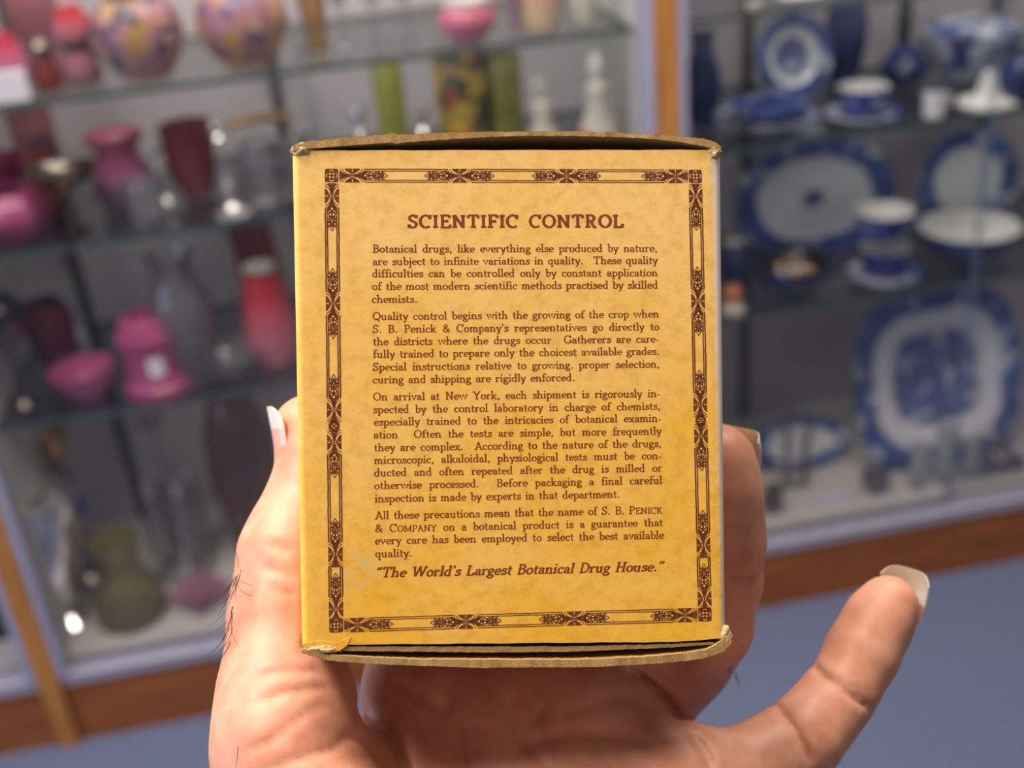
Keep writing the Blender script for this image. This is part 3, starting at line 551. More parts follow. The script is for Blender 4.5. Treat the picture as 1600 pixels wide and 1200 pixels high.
# units: cap height 1, x-height .62.  L = polyline, A = arc (cx cy rx ry from to), S = serif, H = left half serif, D = dot
GL = {
'a': (.50, "A .21 .44 .15 .14 160 0;L .36 .44 .36 .1 .42 .04 .49 .06;L .36 .36 .24 .34;A .22 .19 .14 .145 90 270;L .22 .045 .36 .13;D .10 .46 .06"),
'b': (.54, "L .13 1.03 .13 .03;H .13 1.03;A .27 .31 .2 .27 150 -150"),
'c': (.46, "A .27 .31 .2 .27 45 318;D .39 .46 .07"),
'd': (.57, "A .27 .31 .2 .27 30 330;L .42 1.03 .42 0;H .42 1.03;L .42 .045 .53 .045"),
'e': (.50, "A .27 .31 .2 .27 0 318;L .07 .33 .47 .33"),
'f': (.36, "L .16 .8 .16 0;A .31 .8 .15 .18 180 50;D .39 .9 .06;L .03 .575 .33 .575;S .16 0 .15"),
'g': (.50, "A .23 .42 .15 .17 0 360;L .35 .53 .48 .58;L .15 .28 .09 .17 .16 .09 .3 .07;A .25 -.12 .2 .14 80 440"),
'h': (.61, "L .13 1.03 .13 0;H .13 1.03;S .13 0 .12;A .29 .36 .16 .225 180 0;L .45 .36 .45 0;S .45 0 .12"),
'i': (.29, "L .14 .62 .14 0;H .14 .62;S .14 0 .13;D .14 .87 .085"),
'j': (.28, "L .15 .62 .15 -.2;H .15 .62;A .04 -.2 .11 .12 0 -120;D .15 .87 .085"),
'k': (.58, "L .13 1.03 .13 0;H .13 1.03;S .13 0 .12;L .16 .24 .42 .58;S .42 .62 .1;L .25 .34 .47 .02;S .48 0 .1"),
'l': (.29, "L .14 1.03 .14 0;H .14 1.03;S .14 0 .13"),
'm': (.88, "L .13 .62 .13 0;H .13 .62;S .13 0 .11;A .28 .36 .145 .225 180 0;L .425 .36 .425 0;S .425 0 .1;A .575 .36 .145 .225 180 0;L .72 .36 .72 0;S .72 0 .11"),
'n': (.61, "L .13 .62 .13 0;H .13 .62;S .13 0 .12;A .29 .36 .16 .225 180 0;L .45 .36 .45 0;S .45 0 .12"),
'o': (.54, "A .27 .31 .2 .27 0 360"),
'p': (.56, "L .13 .62 .13 -.33;H .13 .62;S .13 -.33 .13;A .28 .31 .2 .27 150 -150"),
'q': (.56, "A .27 .31 .2 .27 30 330;L .42 .62 .42 -.33;S .42 -.33 .13"),
'r': (.44, "L .13 .62 .13 0;H .13 .62;S .13 0 .13;A .3 .4 .17 .18 180 75;D .37 .54 .075"),
's': (.43, "L .36 .46 .31 .55 .22 .58 .12 .54 .1 .45 .16 .38 .26 .32 .35 .26 .37 .16 .31 .07 .2 .04 .1 .08 .06 .17;L .36 .6 .36 .44;L .06 .02 .06 .18"),
't': (.36, "L .15 .82 .15 .14;A .26 .14 .11 .1 180 310;L .03 .575 .33 .575"),
'u': (.61, "L .13 .62 .13 .2;H .13 .62;A .28 .2 .15 .155 180 360;L .44 .62 .44 0;H .44 .62;L .44 .045 .55 .045"),
'v': (.52, "L .07 .6 .26 .03 .45 .6;S .08 .62 .11;S .44 .62 .1"),
'w': (.80, "L .07 .6 .23 .03 .4 .6 .57 .03 .73 .6;S .08 .62 .1;S .4 .62 .09;S .72 .62 .1"),
'x': (.54, "L .08 .6 .45 .02;L .44 .6 .08 .02;S .1 .62 .1;S .43 .62 .09;S .09 0 .09;S .44 0 .1"),
'y': (.52, "L .07 .6 .26 .05;L .45 .6 .2 -.24;D .14 -.26 .075;S .08 .62 .11;S .44 .62 .1"),
'A': (.74, "L .1 0 .36 .98;L .36 .98 .64 0;L .2 .34 .54 .34;S .1 0 .13;S .63 0 .13"),
'B': (.66, "L .17 1 .17 0;L .05 .955 .34 .955;A .33 .745 .2 .21 90 -90;L .17 .535 .34 .535;A .35 .29 .22 .245 90 -90;L .05 .045 .36 .045"),
'C': (.72, "A .39 .5 .32 .46 52 312;L .63 1 .63 .68"),
'D': (.76, "L .17 1 .17 0;L .05 .955 .32 .955;A .31 .5 .37 .455 90 -90;L .05 .045 .32 .045"),
'E': (.66, "L .17 1 .17 0;L .05 .955 .57 .955;L .56 .97 .56 .76;L .17 .52 .42 .52;L .42 .62 .42 .42;L .05 .045 .6 .045;L .6 .03 .6 .26"),
'F': (.62, "L .17 1 .17 0;L .05 .955 .57 .955;L .56 .97 .56 .74;L .17 .5 .42 .5;L .42 .6 .42 .4;S .17 0 .15"),
'G': (.78, "A .39 .5 .32 .46 52 330;L .63 1 .63 .7;L .66 .42 .66 .05;S .64 .45 .13"),
'H': (.82, "L .18 1 .18 0;L .64 1 .64 0;L .18 .52 .64 .52;S .18 1 .13;S .18 0 .13;S .64 1 .13;S .64 0 .13"),
'I': (.36, "L .18 1 .18 0;S .18 1 .14;S .18 0 .14"),
'K': (.78, "L .17 1 .17 0;S .17 1 .13;S .17 0 .13;L .19 .4 .56 .97;S .57 1 .12;L .32 .58 .62 .03;S .63 0 .12"),
'L': (.63, "L .17 1 .17 0;S .17 1 .14;L .05 .045 .58 .045;L .57 .03 .57 .3"),
'M': (.96, "L .15 1 .13 0;L .15 1 .47 .1;L .47 .1 .79 1;L .79 1 .81 0;S .13 1 .1;S .81 1 .1;S .13 0 .12;S .81 0 .12"),
'N': (.82, "L .16 1 .16 0;L .16 .97 .64 .03;L .64 1 .64 0;S .14 1 .12;S .16 0 .13;S .64 1 .13"),
'O': (.80, "A .4 .5 .32 .46 0 360"),
'P': (.64, "L .17 1 .17 0;L .05 .955 .34 .955;A .34 .705 .22 .25 90 -90;L .17 .455 .34 .455;S .17 0 .15"),
'Q': (.80, "A .4 .5 .32 .46 0 360;L .33 .2 .46 .12 .58 -.1 .74 -.12"),
'R': (.74, "L .17 1 .17 0;L .05 .955 .34 .955;A .34 .735 .21 .22 90 -90;L .17 .515 .34 .515;L .36 .5 .5 .1 .58 .04 .68 .05;S .17 0 .14"),
'S': (.60, "A .3 .73 .19 .23 30 190;L .115 .7 .16 .6 .3 .52 .42 .44 .48 .33;A .29 .28 .2 .24 15 -160;L .49 1 .49 .74;L .08 0 .08 .28"),
'T': (.72, "L .36 .97 .36 0;L .07 .955 .65 .955;L .08 .97 .08 .74;L .64 .97 .64 .74;S .36 0 .15"),
'W': (1.08, "L .1 .97 .31 .03;L .31 .03 .54 .97;L .54 .97 .75 .03;L .75 .03 .97 .97;S .1 1 .12;S .54 1 .1;S .97 1 .11"),
'Y': (.74, "L .1 .97 .37 .48 .37 0;L .64 .97 .37 .48;S .1 1 .12;S .64 1 .11;S .37 0 .15"),
'&': (.78, "A .33 .77 .15 .18 -20 200;L .19 .72 .28 .55 .62 .04 .74 .05;A .31 .26 .21 .21 130 330;L .17 .42 .34 .56 .47 .7;L .5 .15 .6 .36;L .5 .4 .7 .4"),
'.': (.28, "D .14 .085 .09"), ',': (.28, "D .14 .08 .09;L .17 .08 .12 -.13"),
"'": (.24, "D .12 .93 .08;L .14 .93 .09 .74"), '-': (.34, "L .05 .27 .28 .27"),
'<': (.5, "L .22 1.0 .13 .72;L .42 1.0 .33 .72"), '>': (.5, "L .16 1.0 .12 .8 .2 .8;L .36 1.0 .32 .8 .4 .8"),
}
def stroke_poly(mb, pts, wid, xf, mi=0):
    """polyline ribbon with mitred joins; wid(theta) gives the pen width; xf maps to 3-D"""
    p = [np.array(q, float) for q in pts]; n = len(p)
    closed = np.allclose(p[0], p[-1]) and n > 3
    V = []
    for i in range(n):
        a = p[i]-p[i-1] if i > 0 else (p[-1]-p[-2] if closed else p[1]-p[0])
        b = p[i+1]-p[i] if i < n-1 else (p[1]-p[0] if closed else p[-1]-p[-2])
        a = a/(np.linalg.norm(a)+1e-9); b = b/(np.linalg.norm(b)+1e-9)
        t = a+b; l = np.linalg.norm(t); t = t/l if l > 1e-6 else b
        nn = np.array([-t[1], t[0]]); w = wid(math.degrees(math.atan2(t[1], t[0])))/2
        w /= max(0.6, abs(t@b))
        V += [p[i]+nn*w, p[i]-nn*w]
    mb.add([xf(q) for q in V], [(2*i, 2*i+1, 2*i+3, 2*i+2) for i in range(n-1)], mi)
def disc(mb, c, r, xf, n=12, mi=0, ry=None, rot=0):
    ry = r if ry is None else ry; cr, sr = math.cos(rot), math.sin(rot); q = []
    for k in range(n):
        a = 2*math.pi*k/n; x, y = r*math.cos(a), ry*math.sin(a)
        q.append(xf((c[0]+x*cr-y*sr, c[1]+x*sr+y*cr)))
    mb.add(q, [tuple(range(n))], mi)
def arc(cx, cy, rx, ry, a0, a1, n=None):
    n = n or max(6, int(abs(a1-a0)/15))
    return [(cx+rx*math.cos(math.radians(a0+(a1-a0)*i/n)), cy+ry*math.sin(math.radians(a0+(a1-a0)*i/n))) for i in range(n+1)]
def glyph(mb, ch, org, ex, ey, s, T, t, slant=0.0, hx=1.0):
    W, code = GL[ch]
    rr = R_.uniform(0.94, 1.06)
    lift = [0.0]
    def xf(q):
        x, y = (q[0]+slant*q[1])*hx*s, q[1]*s
        return org+ex*x+ey*y+np.array([0, 0, lift[0]])
    def wid(th): return (t+(T-t)*math.cos(math.radians(th-105))**2)*rr
    flat = lambda th: t
    for cmd in code.split(';'):
        lift[0] += 1.5e-6
        k, *a = cmd.split(); a = [float(x) for x in a]
        if k == 'L': stroke_poly(mb, list(zip(a[::2], a[1::2])), wid, xf)
        elif k == 'A': stroke_poly(mb, arc(*a), wid, xf)
        elif k == 'D': disc(mb, a[:2], a[2]*max(1, T/.18), xf)
        elif k == 'S':
            y = a[1]+(t/2 if a[1] < .3 and a[1] > -.4 and a[1] != .62 else -t/2)
            stroke_poly(mb, [(a[0]-a[2]-.01, y), (a[0]+a[2]+.01, y)], flat, xf)
        elif k == 'H':
            stroke_poly(mb, [(a[0]-T/2-.07, a[1]-t*.9), (a[0]+T*.3, a[1]-t*.25)], flat, xf)
    return W
def text_width(tx, trk=0.0, caps=1.0):
    x = 0
    for ch in tx:
        if ch in '{}': continue
        x += GL[ch][0]+trk
    return x
def word_glyphs(word):                       # {..} marks small capitals
    sc = 1.0
    for ch in word:
        if ch == '{': sc = 0.80
        elif ch == '}': sc = 1.0
        else: yield ch, sc
def word_w(word, trk): return sum((GL[c][0]+trk)*s for c, s in word_glyphs(word))
def set_line(mb, text, p0, p1, cap, T, t, hx=1.0, slant=0.0, trk=0.0, off=0.0):
    """justify the words of one printed line between two points of the box face (metres, box axes)"""
    p0 = np.array([p0[0], p0[1], off]); p1 = np.array([p1[0], p1[1], off])
    d = p1-p0; Ln = np.linalg.norm(d); ex = d/Ln; ey = np.array([-ex[1], ex[0], 0])
    words = []; gaps = []; cur = text
    import re
    toks = re.findall(r'\S+|\s+', text)
    for k in toks:
        if k.isspace(): gaps.append(1.0 if len(k) == 1 else 2.4)
        else: words.append(k)
    tot = sum(word_w(x, trk) for x in words)*cap*hx
    g = (Ln-tot)/max(1e-9, sum(gaps)) if gaps else 0
    if not gaps: hx *= Ln/tot
    x = 0
    for i, wd in enumerate(words):
        for ch, sc in word_glyphs(wd):
            W = glyph(mb, ch, p0+ex*x, ex, ey, cap*sc, T, t, slant, hx)
            x += (W+trk)*cap*hx*sc
        if i < len(gaps): x += g*gaps[i]
    return g/cap
# ------------------------------------------------------------------ the medicine carton in the hand
BR = np.array([[0.99654864, 0.01588176, -0.08147747], [-0.01274563, 0.99916308, 0.03886751], [0.08202657, -0.03769489, 0.99591703]])
BT = np.array([1.13472912, 1.90365656, 177.807672])
BD = 29.0                                                   # depth of the carton, mm
def box_cam(u, v, wd): return BR@np.array([u, v, wd])+BT     # box mm (right, down, back) -> camera mm
def face(px, py):
    """pixel -> box axes on the printed face, metres (x right, y up)"""
    d = np.array([(px-800)/F, (py-600)/F, 1.0]); n = BR[:, 2]
    q = d*(n@BT)/(n@d)-BT
    return np.array([q@BR[:, 0], -(q@BR[:, 1])])/1000
bw = [rt*BR[0, k]+dn*BR[1, k]+fw*BR[2, k] for k in range(3)]
bo = C(*BT)
BOXM = Matrix(((bw[0][0], -bw[1][0], -bw[2][0], bo[0]), (bw[0][1], -bw[1][1], -bw[2][1], bo[1]),
               (bw[0][2], -bw[1][2], -bw[2][2], bo[2]), (0, 0, 0, 1)))
def paper(name, edge=True):
    m, nt, b = new_mat(name); L = nt.links
    tc = N(nt, 'ShaderNodeTexCoord'); sp = N(nt, 'ShaderNodeSeparateXYZ'); L.new(tc.outputs['Object'], sp.inputs[0])
    n1 = N(nt, 'ShaderNodeTexNoise', i_Scale=55.0, i_Detail=5.0, i_Roughness=0.6); L.new(tc.outputs['Object'], n1.inputs['Vector'])
    n2 = N(nt, 'ShaderNodeTexNoise', i_Scale=420.0, i_Detail=4.0, i_Roughness=0.65); L.new(tc.outputs['Object'], n2.inputs['Vector'])
    n3 = N(nt, 'ShaderNodeTexNoise', i_Scale=2200.0, i_Detail=2.0); L.new(tc.outputs['Object'], n3.inputs['Vector'])
    # label yellow turns more saturated towards the bottom, broken up by noise
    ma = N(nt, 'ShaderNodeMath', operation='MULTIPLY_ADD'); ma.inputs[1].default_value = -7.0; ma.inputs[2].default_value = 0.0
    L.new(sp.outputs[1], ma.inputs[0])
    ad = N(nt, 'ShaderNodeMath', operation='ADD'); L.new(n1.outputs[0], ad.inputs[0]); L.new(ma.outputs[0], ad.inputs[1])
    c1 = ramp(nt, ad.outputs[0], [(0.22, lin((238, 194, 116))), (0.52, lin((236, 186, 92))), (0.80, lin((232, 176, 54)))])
    mx = N(nt, 'ShaderNodeMix', data_type='RGBA', blend_type='MULTIPLY'); mx.inputs[0].default_value = 1.0
    c2 = ramp(nt, n2.outputs[0], [(0.30, (0.86, 0.80, 0.68)), (0.55, (1, 1, 1))]); L.new(c1, mx.inputs[6]); L.new(c2, mx.inputs[7])
    # specks
    vo = N(nt, 'ShaderNodeTexVoronoi', i_Scale=330.0); L.new(tc.outputs['Object'], vo.inputs['Vector'])
    sk = ramp(nt, vo.outputs[0], [(0.035, (0.45, 0.30, 0.16)), (0.075, (1, 1, 1))])
    mx2 = N(nt, 'ShaderNodeMix', data_type='RGBA', blend_type='MULTIPLY'); mx2.inputs[0].default_value = 0.28
    L.new(mx.outputs[2], mx2.inputs[6]); L.new(sk, mx2.inputs[7])
    col = mx2.outputs[2]
    # rubbed edges: the yellow is worn off along the right fold, a little along the left one
    wob = N(nt, 'ShaderNodeMath', operation='MULTIPLY_ADD'); wob.inputs[1].default_value = 0.0016; L.new(n2.outputs[0], wob.inputs[0])
    L.new(sp.outputs[0], wob.inputs[2])
    f = ramp(nt, N_map(nt, wob.outputs[0], 0.0302, 0.0327), [(0.55, (0, 0, 0)), (0.8, (1, 1, 1))])
    zm = N_map(nt, sp.outputs[2], -0.0022, -0.0010)
    fz = N(nt, 'ShaderNodeMath', operation='MULTIPLY'); L.new(f, fz.inputs[0]); L.new(zm, fz.inputs[1]); f = fz.outputs[0]
    mx3 = N(nt, 'ShaderNodeMix', data_type='RGBA'); L.new(f, mx3.inputs[0]); L.new(col, mx3.inputs[6]); mx3.inputs[7].default_value = lin((216, 200, 186))+(1,)
    # scuffs where the print surface is scratched grey, beside the slogan
    gx = N(nt, 'ShaderNodeVectorMath', operation='DISTANCE'); L.new(tc.outputs['Object'], gx.inputs[0]); q = face(562, 892); gx.inputs[1].default_value = (q[0], q[1], 0)
    g1 = N_map(nt, gx.outputs['Value'], 0.0042, 0.0005)
    g2 = N(nt, 'ShaderNodeMath', operation='MULTIPLY'); L.new(g1, g2.inputs[0]); L.new(ramp(nt, n2.outputs[0], [(0.47, (0, 0, 0)), (0.56, (1, 1, 1))]), g2.inputs[1])
    mx4 = N(nt, 'ShaderNodeMix', data_type='RGBA'); L.new(g2.outputs[0], mx4.inputs[0]); L.new(mx3.outputs[2], mx4.inputs[6]); mx4.inputs[7].default_value = lin((206, 176, 122))+(1,)
    L.new(mx4.outputs[2], b.inputs['Base Color'])
    b.inputs['Roughness'].default_value = 0.62; b.inputs['Specular IOR Level'].default_value = 0.25
    bp = N(nt, 'ShaderNodeBump', i_Strength=0.14, i_Distance=0.0001); L.new(n3.outputs[0], bp.inputs['Height']); L.new(bp.outputs[0], b.inputs['Normal'])
    return m
def N_map(nt, sock, a, b):
    mr = N(nt, 'ShaderNodeMapRange'); mr.inputs[1].default_value = a; mr.inputs[2].default_value = b
    nt.links.new(sock, mr.inputs[0]); return mr.outputs[0]
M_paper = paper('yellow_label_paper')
M_card = mat('raw_grey_cardboard', (178, 144, 94), 0.9, c2=(144, 110, 66), scale=4200, bump=0.08, spec=0.1)
M_fray = mat('frayed_paper_fibre', (200, 174, 130), 0.95, c2=(160, 134, 96), scale=1500, bump=0.3, spec=0.1)
M_ink = mat('brown_ink', (132, 70, 30), 0.7, c2=(114, 54, 22), scale=1600, spec=0.2)
M_inkb = mat('border_ink', (114, 62, 40), 0.7, c2=(94, 44, 28), scale=1600, spec=0.2)

carton = bpy.data.objects.new('medicine_carton', None); COL.objects.link(carton); carton.matrix_world = BOXM; carton.empty_display_size = 0.02
tag(carton, 'worn yellow medicine carton headed SCIENTIFIC CONTROL, held up in the hand', 'box')

tl, tr_, br_, bl = face(456, 235), face(1127, 234), face(1135, 1002), face(471, 1008)
def make_body():
    Dm = BD/1000; rc = 0.0011; th = 0.0006; ns = 48
    def ring(inset):
        pts = []
        def corner(cx, cy, sx, sy, a0):
            for k in range(6):
                a = math.radians(a0+90*k/5); pts.append((cx, cy, math.cos(a), math.sin(a)))
        # param: s in [0,1] across the width, z depth; stored as (s, offx, z)
        out = []
        r = max(rc-inset, 0.0002)
        for (sx, z0, a0) in ((1, 0, 0), (0, 0, 90), (0, 1, 180), (1, 1, 270)):
            for k in range(7):
                a = math.radians(a0+90*k/6)
                ox = (-rc if sx else rc)+r*math.cos(a)
                zz = (-rc if z0 == 0 else -(Dm-rc))+r*math.sin(a)
                out.append((sx, ox, zz))
            if sx == 1 and z0 == 0:                       # subdivide the printed front
                for k in range(1, ns): out.append((1-k/ns, (-rc)*(1-k/ns)+rc*k/ns, -rc+r))
        return out
    V = []; Fc = []; ro, ri = ring(0), ring(th); n = len(ro); rows = 5
    loops = []
    for (rg, ) in ((ro,), (ri,)):
        for j in range(rows):
            t = j/(rows-1); ids = []
            for i, (s, ox, z) in enumerate(rg):
                top = tl*(1-s)+tr_*s; bot = bl*(1-s)+br_*s
                p = top*(1-t)+bot*t; y = p[1]
                if j in (0, rows-1): y += 0.00003*math.sin(s*37+z*900)+0.00002*math.sin(s*91)
                if j == rows-1 and s > 0.9: y += 0.0005*(s-0.9)/0.1
                ids.append(len(V)); V.append((p[0]+ox, y, z))
            loops.append(ids)
    for j in range(rows-1):
        for i in range(n):
            k = (i+1) % n
            Fc.append((loops[j][i], loops[j][k], loops[j+1][k], loops[j+1][i])[::-1])
            Fc.append((loops[rows+j][i], loops[rows+j][k], loops[rows+j+1][k], loops[rows+j+1][i]))
    mi = [0 if q % 2 == 0 else 1 for q in range(len(Fc))]
    for i in range(n):
        k = (i+1) % n
        Fc.append((loops[0][i], loops[0][k], loops[rows][k], loops[rows][i])); mi.append(1)
        Fc.append((loops[rows-1][i], loops[rows-1][k], loops[2*rows-1][k], loops[2*rows-1][i])[::-1]); mi.append(1)
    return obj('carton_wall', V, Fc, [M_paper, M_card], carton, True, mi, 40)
print('corners', tl, tr_, br_, bl)
make_body()
def interp(poly, x):
    return float(np.interp(x, [p[0] for p in poly], [p[1] for p in poly]))
def flap(name, upper, lower, depth, z0, mats, flatten=0.85, nx=160, nz=8, wob=0.00005, skew=0.0):
    """bowed cardboard flap: front edge follows the two outlines, flattening towards the back fold"""
    U = [face(*p) for p in upper]; Lw = [face(*p) for p in lower]
    xa = max(U[0][0], Lw[0][0]); xb = min(U[-1][0], Lw[-1][0])
    ya = (U[0][1]+Lw[0][1])/2; yb = (U[-1][1]+Lw[-1][1])/2
    V = []; Fc = []; mi = []
    for j in range(nz+1):
        t = j/nz; z = z0-depth*t
        for i in range(nx+1):
            s = i/nx; x = xa+(xb-xa)*s; base = ya+(yb-ya)*s
            k = 1-flatten*t
            jit = wob*(0.4*math.sin(s*61)+0.4*math.sin(s*173+1)+R_.uniform(-1, 1)) if j == 0 else 0
            V.append((x, base+(interp(U, x)-base)*k+jit, z+(jit*1.5 if j == 0 else 0)))
            V.append((x, base+(interp(Lw, x)-base)*k+jit*0.6, z))
    def idx(i, j, q): return 2*(j*(nx+1)+i)+q
    for j in range(nz):
        for i in range(nx):
            Fc.append((idx(i, j, 0), idx(i+1, j, 0), idx(i+1, j+1, 0), idx(i, j+1, 0))); mi.append(0)
            Fc.append((idx(i, j, 1), idx(i, j+1, 1), idx(i+1, j+1, 1), idx(i+1, j, 1))); mi.append(1)
        for i in (0, nx):
            q = (idx(i, j, 0), idx(i, j+1, 0), idx(i, j+1, 1), idx(i, j, 1)); Fc.append(q if i == 0 else q[::-1]); mi.append(1)
    for i in range(nx):
        Fc.append((idx(i, 0, 0), idx(i, 0, 1), idx(i+1, 0, 1), idx(i+1, 0, 0))); mi.append(1)
        Fc.append((idx(i, nz, 0), idx(i+1, nz, 0), idx(i+1, nz, 1), idx(i, nz, 1))); mi.append(1)
    return obj(name, V, Fc, mats, carton, True, mi, 40)
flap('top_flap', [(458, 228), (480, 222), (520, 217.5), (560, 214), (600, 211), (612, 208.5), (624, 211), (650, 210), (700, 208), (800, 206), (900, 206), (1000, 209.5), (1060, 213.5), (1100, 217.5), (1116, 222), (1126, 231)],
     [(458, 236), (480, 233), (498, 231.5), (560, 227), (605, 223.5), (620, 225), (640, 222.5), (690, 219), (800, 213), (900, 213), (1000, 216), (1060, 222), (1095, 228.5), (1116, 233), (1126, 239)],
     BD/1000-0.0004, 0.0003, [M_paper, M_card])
flap('inner_flap', [(520, 1010.5), (700, 1011), (900, 1010.5), (1050, 1006.5), (1116, 1003.5)],
     [(520, 1017.5), (640, 1018.5), (760, 1020), (900, 1018.5), (1050, 1012), (1116, 1007)], 0.024, -0.0002, [M_card, M_card], 0.2)
flap('bottom_flap', [(472, 1013), (500, 1021), (560, 1025.5), (640, 1029), (760, 1030), (900, 1030), (1000, 1026), (1060, 1021), (1105, 1014), (1128, 1000), (1142, 986)],
     [(472, 1020), (500, 1029), (540, 1034), (600, 1037.5), (700, 1041), (760, 1043.5), (790, 1042), (900, 1042), (960, 1040), (1050, 1034.5), (1100, 1028), (1130, 1018), (1142, 1004)],
     BD/1000-0.0004, 0.0003, [M_card, M_card])
def fray(name, px, py, sx, sy, seed, zc=-0.0006, fibres=16):
    rg = random.Random(seed); c = face(px, py); mb = MB()
    nu, nv = 20, 14
    for i in range(nv+1):
        for j in range(nu):
            th = math.pi*i/nv; ph = 2*math.pi*j/nu
            d = np.array([math.sin(th)*math.cos(ph), math.sin(th)*math.sin(ph), math.cos(th)])
            k = 1+0.12*math.sin(5*d[0]+seed)*math.sin(6*d[1]+2*seed)+rg.uniform(-.05, .05)*(0 < i < nv)
            mb.v.append((c[0]+d[0]*sx*k, c[1]+d[1]*sy*k, zc+d[2]*0.0010*k))
    for i in range(nv):
        for j in range(nu):
            mb.f.append((i*nu+j, i*nu+(j+1) % nu, (i+1)*nu+(j+1) % nu, (i+1)*nu+j)[::-1]); mb.m.append(0)
    for k in range(fibres):
        a = rg.uniform(0, 6.28); p = np.array([c[0]+math.cos(a)*sx*.85, c[1]+math.sin(a)*sy*.85, zc+rg.uniform(0, .0010)])
        d = np.array([math.cos(a)*rg.uniform(.3, 1), math.sin(a)*rg.uniform(.3, 1), rg.uniform(-.3, .4)])*rg.uniform(.0002, .00045)
        mb.tube([p, p+d, p+d*1.7+np.array([rg.uniform(-1, 1), rg.uniform(-1, 1), 0])*.00025], [.00004, .00003, .00002], 5)
    return mb.build(name, [M_fray], carton)
fray('torn_corner', 472, 234, .0018, .0012, 1)
fray('torn_corner', 1116, 238, .0011, .0014, 2)
fray('torn_corner', 502, 1015, .0030, .0009, 3)
fray('torn_corner', 1134, 993, .0010, .0017, 4)
# folded-over scrap of label at the lower left corner
def scrap():
    pl = [(471, 1006), (500, 1001), (524, 1004), (548, 996), (543, 1008), (531, 1016), (508, 1021), (486, 1020)]
    top = [face(*p) for p in pl]; V = [(p[0], p[1], 0.00009) for i, p in enumerate(top)]+[(p[0], p[1], 0.00002) for p in top]
    n = len(pl); Fc = [tuple(range(n))]+[(i, (i+1) % n, n+(i+1) % n, n+i) for i in range(n)]
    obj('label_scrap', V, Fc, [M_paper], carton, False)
scrap()

# printed border
BW, BH, BB = 58.9/2000, 70.74/2000, 0.00217
ink = MB()
Z0, Z1 = 0.000012, 0.000024
def side_xf(o, ex, ey, z):
    o, ex, ey = np.array(o), np.array(ex), np.array(ey)
    return lambda q: tuple(o+ex*q[0]+ey*q[1])+(z,)
h = BB/2
mm = BB/22                                                   # one "pixel" of the ornament
cst = lambda wdt: (lambda th: wdt)
def seg_cap(xf, s, y0, sg, r, sag, mi):
    """dark circular segment standing on a band edge"""
    half = math.sqrt(r*r-(r-sag)**2); a = math.degrees(math.asin(half/r))
    pts = arc(s, y0-sg*(r-sag), r, r, 90*sg-a, 90*sg+a, 10)
    ink.add([xf(p) for p in pts], [tuple(range(len(pts)))], mi)
def half_motif(o, ex, ey, s0, dr, flower=True, end=55):
    xf = side_xf(o, ex, ey, Z0); xp = side_xf(o, ex, ey, Z1)
    X = lambda s: (s0+dr*s)*mm
    def blob(s, y, rs, ry): disc(ink, (X(s), y*mm), rs*mm, xf, 12, 0, ry*mm)
    def dot(s, y, rs, ry=None): disc(ink, (X(s), y*mm), rs*mm, xp, 8, 1, (ry or rs)*mm)
    ink.add([xf((X(4), 0)), xf((X(15), 5.2*mm)), xf((X(20), 7*mm)), xf((X(20), -7*mm)), xf((X(15), -5.2*mm))], [(0, 1, 2, 3, 4)], 0)
    if not flower: return
    blob(22, 0, 6, 7.5); dot(20, 0, 1.8); dot(24, 3.5, 1.4, 1.1); dot(24, -3.5, 1.4, 1.1)
    blob(30, 0, 5, 7); dot(29, 2.4, 2.2, 1.2); dot(29, -2.4, 2.2, 1.2); dot(31, 6, 1.5, 1); dot(31, -6, 1.5, 1)
    for k in range(8):
        a = k*math.pi/4; disc(ink, (X(41+6*math.cos(a)), 5.4*math.sin(a)*mm), 2.9*mm, xf, 8, 0, 2.0*mm, a*dr)
    blob(41, 0, 4.2, 4.2); dot(41, 0, .8); dot(38, 1.4, .8); dot(38, -1.4, .8); dot(44, 5, 1.2); dot(44, -5, 1.2)
    for sg in (1, -1):
        stroke_poly(ink, [(X(43), sg*6*mm), (X(48), sg*5*mm), (X(51), sg*7*mm)], cst(1.3*mm), xf)
        stroke_poly(ink, [(X(46), sg*2.6*mm), (X(50), sg*3.0*mm), (X(end), 0)], cst(1.4*mm), xf)
def lens(o, ex, ey, s0, cross=True):
    xf = side_xf(o, ex, ey, Z0); xp = side_xf(o, ex, ey, Z1)
    for sg in (1, -1):
        seg_cap(xf, s0*mm, sg*11*mm, -sg, 14*mm, 7.4*mm, 0)
        cy = sg*(11+6.6)*mm
        for rr, wdt in ((17.2, 1.3), (20.4, 1.2)):
            a = math.degrees(math.acos((11+6.6-10.6)/rr))
            stroke_poly(ink, arc(s0*mm, cy, rr*mm, rr*mm, -90*sg-a, -90*sg+a, 14), cst(wdt*mm), xf)
        stroke_poly(ink, [(s0*mm, sg*10.5*mm), (s0*mm, sg*6*mm)], cst(1.1*mm), xp, 1)
def lines(o, ex, ey, a, b, wdt=1.3):
    xf = side_xf(o, ex, ey, Z0)
    for sg in (1, -1):
        n = max(2, int(abs(b-a)/8)); rg = R_
        for y, ww in ((10.2, wdt*1.15), (7.2, wdt)):
            pts = [((a+(b-a)*i/n)*mm, (sg*y+rg.uniform(-.25, .25))*mm) for i in range(n+1)]
            stroke_poly(ink, pts, cst(ww*mm), xf)
